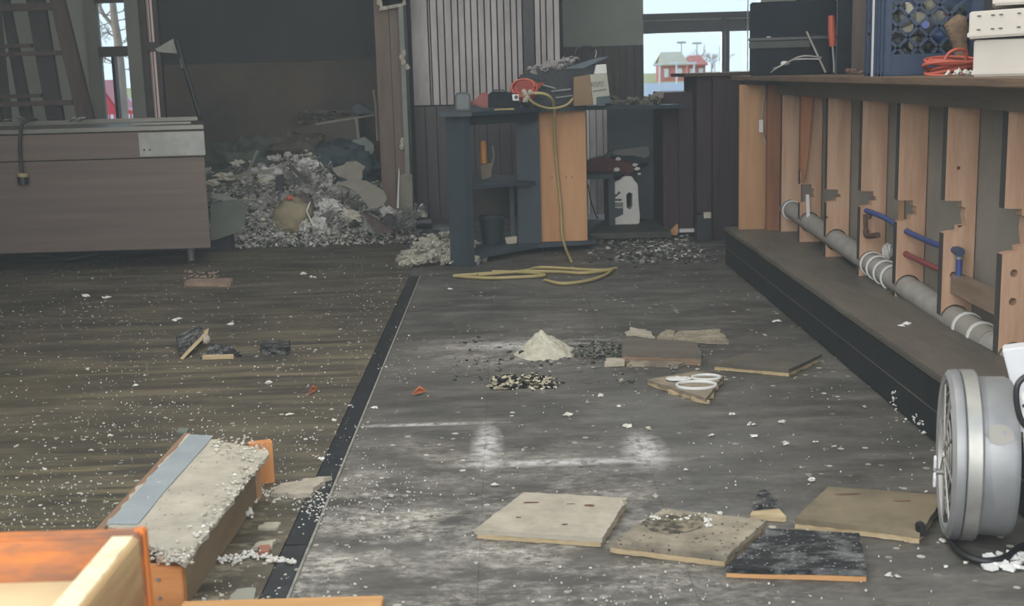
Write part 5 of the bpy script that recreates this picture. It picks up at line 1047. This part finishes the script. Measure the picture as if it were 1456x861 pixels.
# ------------------------------------------------------------------ fan
fe_ = empty('drum_fan', PZ(1380, 771), 'big aluminium drum fan standing on its rim against a white frame', 'fan')
def fan():
    # local axis X, drum from x=0 (grille) to x=.17
    f = bpy.data.objects.new('pivot', None)
    parts = []
    def a(name, mb, m_, sm=40): o = mb.build(name, m_, None, smooth=sm); o.parent = fe_; parts.append(o); return o
    Rr = .182
    a('drum', MB().lathe([(.150, .02), (.166, .024), (.167, .084), (.160, .096), (.12, .10), (0, .10)], 'X', 64), m_alu)
    a('rim_ring', MB().lathe([(.165, .028), (.176, .026), (Rr-.002, .022), (Rr-.002, -.004), (.176, -.006), (.165, -.004)], 'X', 72), m_alu2)
    a('front_ring', MB().lathe([(.158, -.008), (.178, -.008), (.180, -.012), (.178, -.026), (.168, -.034), (.156, -.03), (.152, -.02), (.158, -.008)], 'X', 72), m_alu)
    a('dark_gap', MB().lathe([(.166, -.009), (.1765, -.009), (.1765, -.004), (.166, -.004)], 'X', 64), m_black)
    g1 = MB()
    for r_ in (.03, .055, .08, .105, .13): g1.tube([(-.030+.010*(r_/.15)**2, r_*math.cos(2*PI*k/40), r_*math.sin(2*PI*k/40)) for k in range(41)], .0022, n=6, cap=False)
    a('grille_rings', g1, m_alu2)
    for k in range(8):
        g2 = MB(); an = 2*PI*k/8+.2; g2.tube([(-.032, .02*math.cos(an), .02*math.sin(an)), (-.026, .155*math.cos(an), .155*math.sin(an))], .0028, n=6); a('grille_spoke', g2, m_alu2)
    a('motor', MB().lathe([(0, -.01), (.04, -.008), (.045, 0), (.045, .07), (0, .08)], 'X', 28), m_black)
    for k in range(4):
        an = 2*PI*k/4+.4; u = Vector((0, math.cos(an), math.sin(an))); v = Vector((0, -math.sin(an), math.cos(an)))
        mbb = MB(); mbb.prism([u*.04+v*.015+Vector((.03, 0, 0)), u*.145+v*.045+Vector((.045, 0, 0)), u*.145-v*.04+Vector((.005, 0, 0)), u*.04-v*.015+Vector((.01, 0, 0))], (.003, 0, 0)); a('blade', mbb, m_alu)
    a('inner_plate', MB().lathe([(0, .088), (.15, .088), (.15, .092), (0, .092)], 'X', 40), m_black)
    a('patch_stain', MB().add([(.056+.026*math.cos(2*PI*k/14)*(1+.15*math.sin(3*k)), -.1675*math.cos(.55+.13*math.sin(2*PI*k/14)), .1675*math.sin(.55+.13*math.sin(2*PI*k/14))) for k in range(14)], [tuple(range(14))]), mat('beige_tape', S(126, 125, 120), rough=.6))
    return parts
parts = fan()
c = PZ(1395, 771); fe_.location = (PY(1376, 646, 2.46).x, 2.50, .182); fe_.rotation_euler = (.0, .0, math.radians(-14))
# tool-like wing nut on the hub
wn_ = MB(); wn_.tube([(-.034, 0, 0), (-.05, 0, 0)], .006, n=10)
wo = wn_.build('hub_bolt', m_alu2, None, smooth=40); wo.parent = fe_; wo.location = (0, -.02, -.035)
for s_ in (1, -1):
    wm = MB(); wm.prism([(-.055, -.002, 0), (-.055, -.012, s_*.012), (-.055, -.011, s_*.03), (-.055, .0, s_*.036), (-.055, .009, s_*.028), (-.055, .007, s_*.01)], (.005, 0, 0)); q = wm.build('wing', m_whitep, None, bevel=.001); q.parent = fe_; q.location = (0, -.02, -.035)
fcord = tag(MB().tube(spline([PZ(1352, 716, .05), PZ(1346, 735, .03), PZ(1350, 765, .012), PZ(1370, 788, .012), PZ(1400, 797, .012), PZ(1430, 792, .012), PZ(1456, 775, .012), PZ(1500, 770, .012)], 10), .0075, n=10).build('power_cable', m_blackrub, smooth=60), 'black power cord curling on the floor under the drum fan', 'cord')
wp = empty('blower_housing', (1.12, 2.4, 0), 'white metal frame standing behind the drum fan at the right edge', 'frame')
MB().prism([PY(x, y, 2.62) for x, y in ((1425, 497), (1447, 494), (1500, 490), (1500, 812), (1456, 800), (1449, 640), (1441, 560))], (.02, .05, 0)).build('side_plate', m_whitep, wp, bevel=.003)
MB().prism([PY(x, y, 2.34) for x, y in ((1453, 566), (1490, 560), (1490, 700), (1459, 700))], (.02, .05, 0)).build('inner_plate', m_white, wp, bevel=.002)
MB().prism([PY(x, y, 2.335) for x, y in ((1455, 575), (1462, 574), (1462, 578), (1455, 579))], (0, .004, 0)).build('slot', m_black, wp)
lp = tag(MB().tube(spline([PY(1470, 530, 2.3), PY(1455, 537, 2.3), PY(1446, 550, 2.3), PY(1446, 575, 2.3), PY(1454, 600, 2.3), PY(1475, 620, 2.3)]), .006, n=8).build('black_loop_cable', m_blackrub, smooth=60), 'black cable loop hanging in front of the white frame', 'cable')
fl = MB()
for _ in range(26):
    p = PZ(U(1400, 1456), U(788, 812)); fl.flake((p.x, p.y, .004), U(.004, .02), .006, .3, 6)
tag(fl.build('white_flakes', m_white), 'white plaster flakes on the floor under the drum fan', 'flakes', kind='stuff')
# ------------------------------------------------------------------ haze volume added for the bluish veil of reflections in the glass
hm = bpy.data.materials.new('haze'); hm.use_nodes = True; nt = hm.node_tree; nt.nodes.remove(nt.nodes['Principled BSDF'])
vs_ = nt.nodes.new('ShaderNodeVolumePrincipled'); vs_.inputs['Density'].default_value = .0075; vs_.inputs['Color'].default_value = (.80, .92, 1, 1); vs_.inputs['Anisotropy'].default_value = .1
nt.links.new(vs_.outputs[0], nt.nodes['Material Output'].inputs['Volume'])
hz_ = MB().box(-3.72, 2.72, -.5, 11.7, -.05, 2.65).build('haze', hm); tag(hz_, 'thin bluish haze volume added for reflections in the window glass', 'haze', kind='stuff')
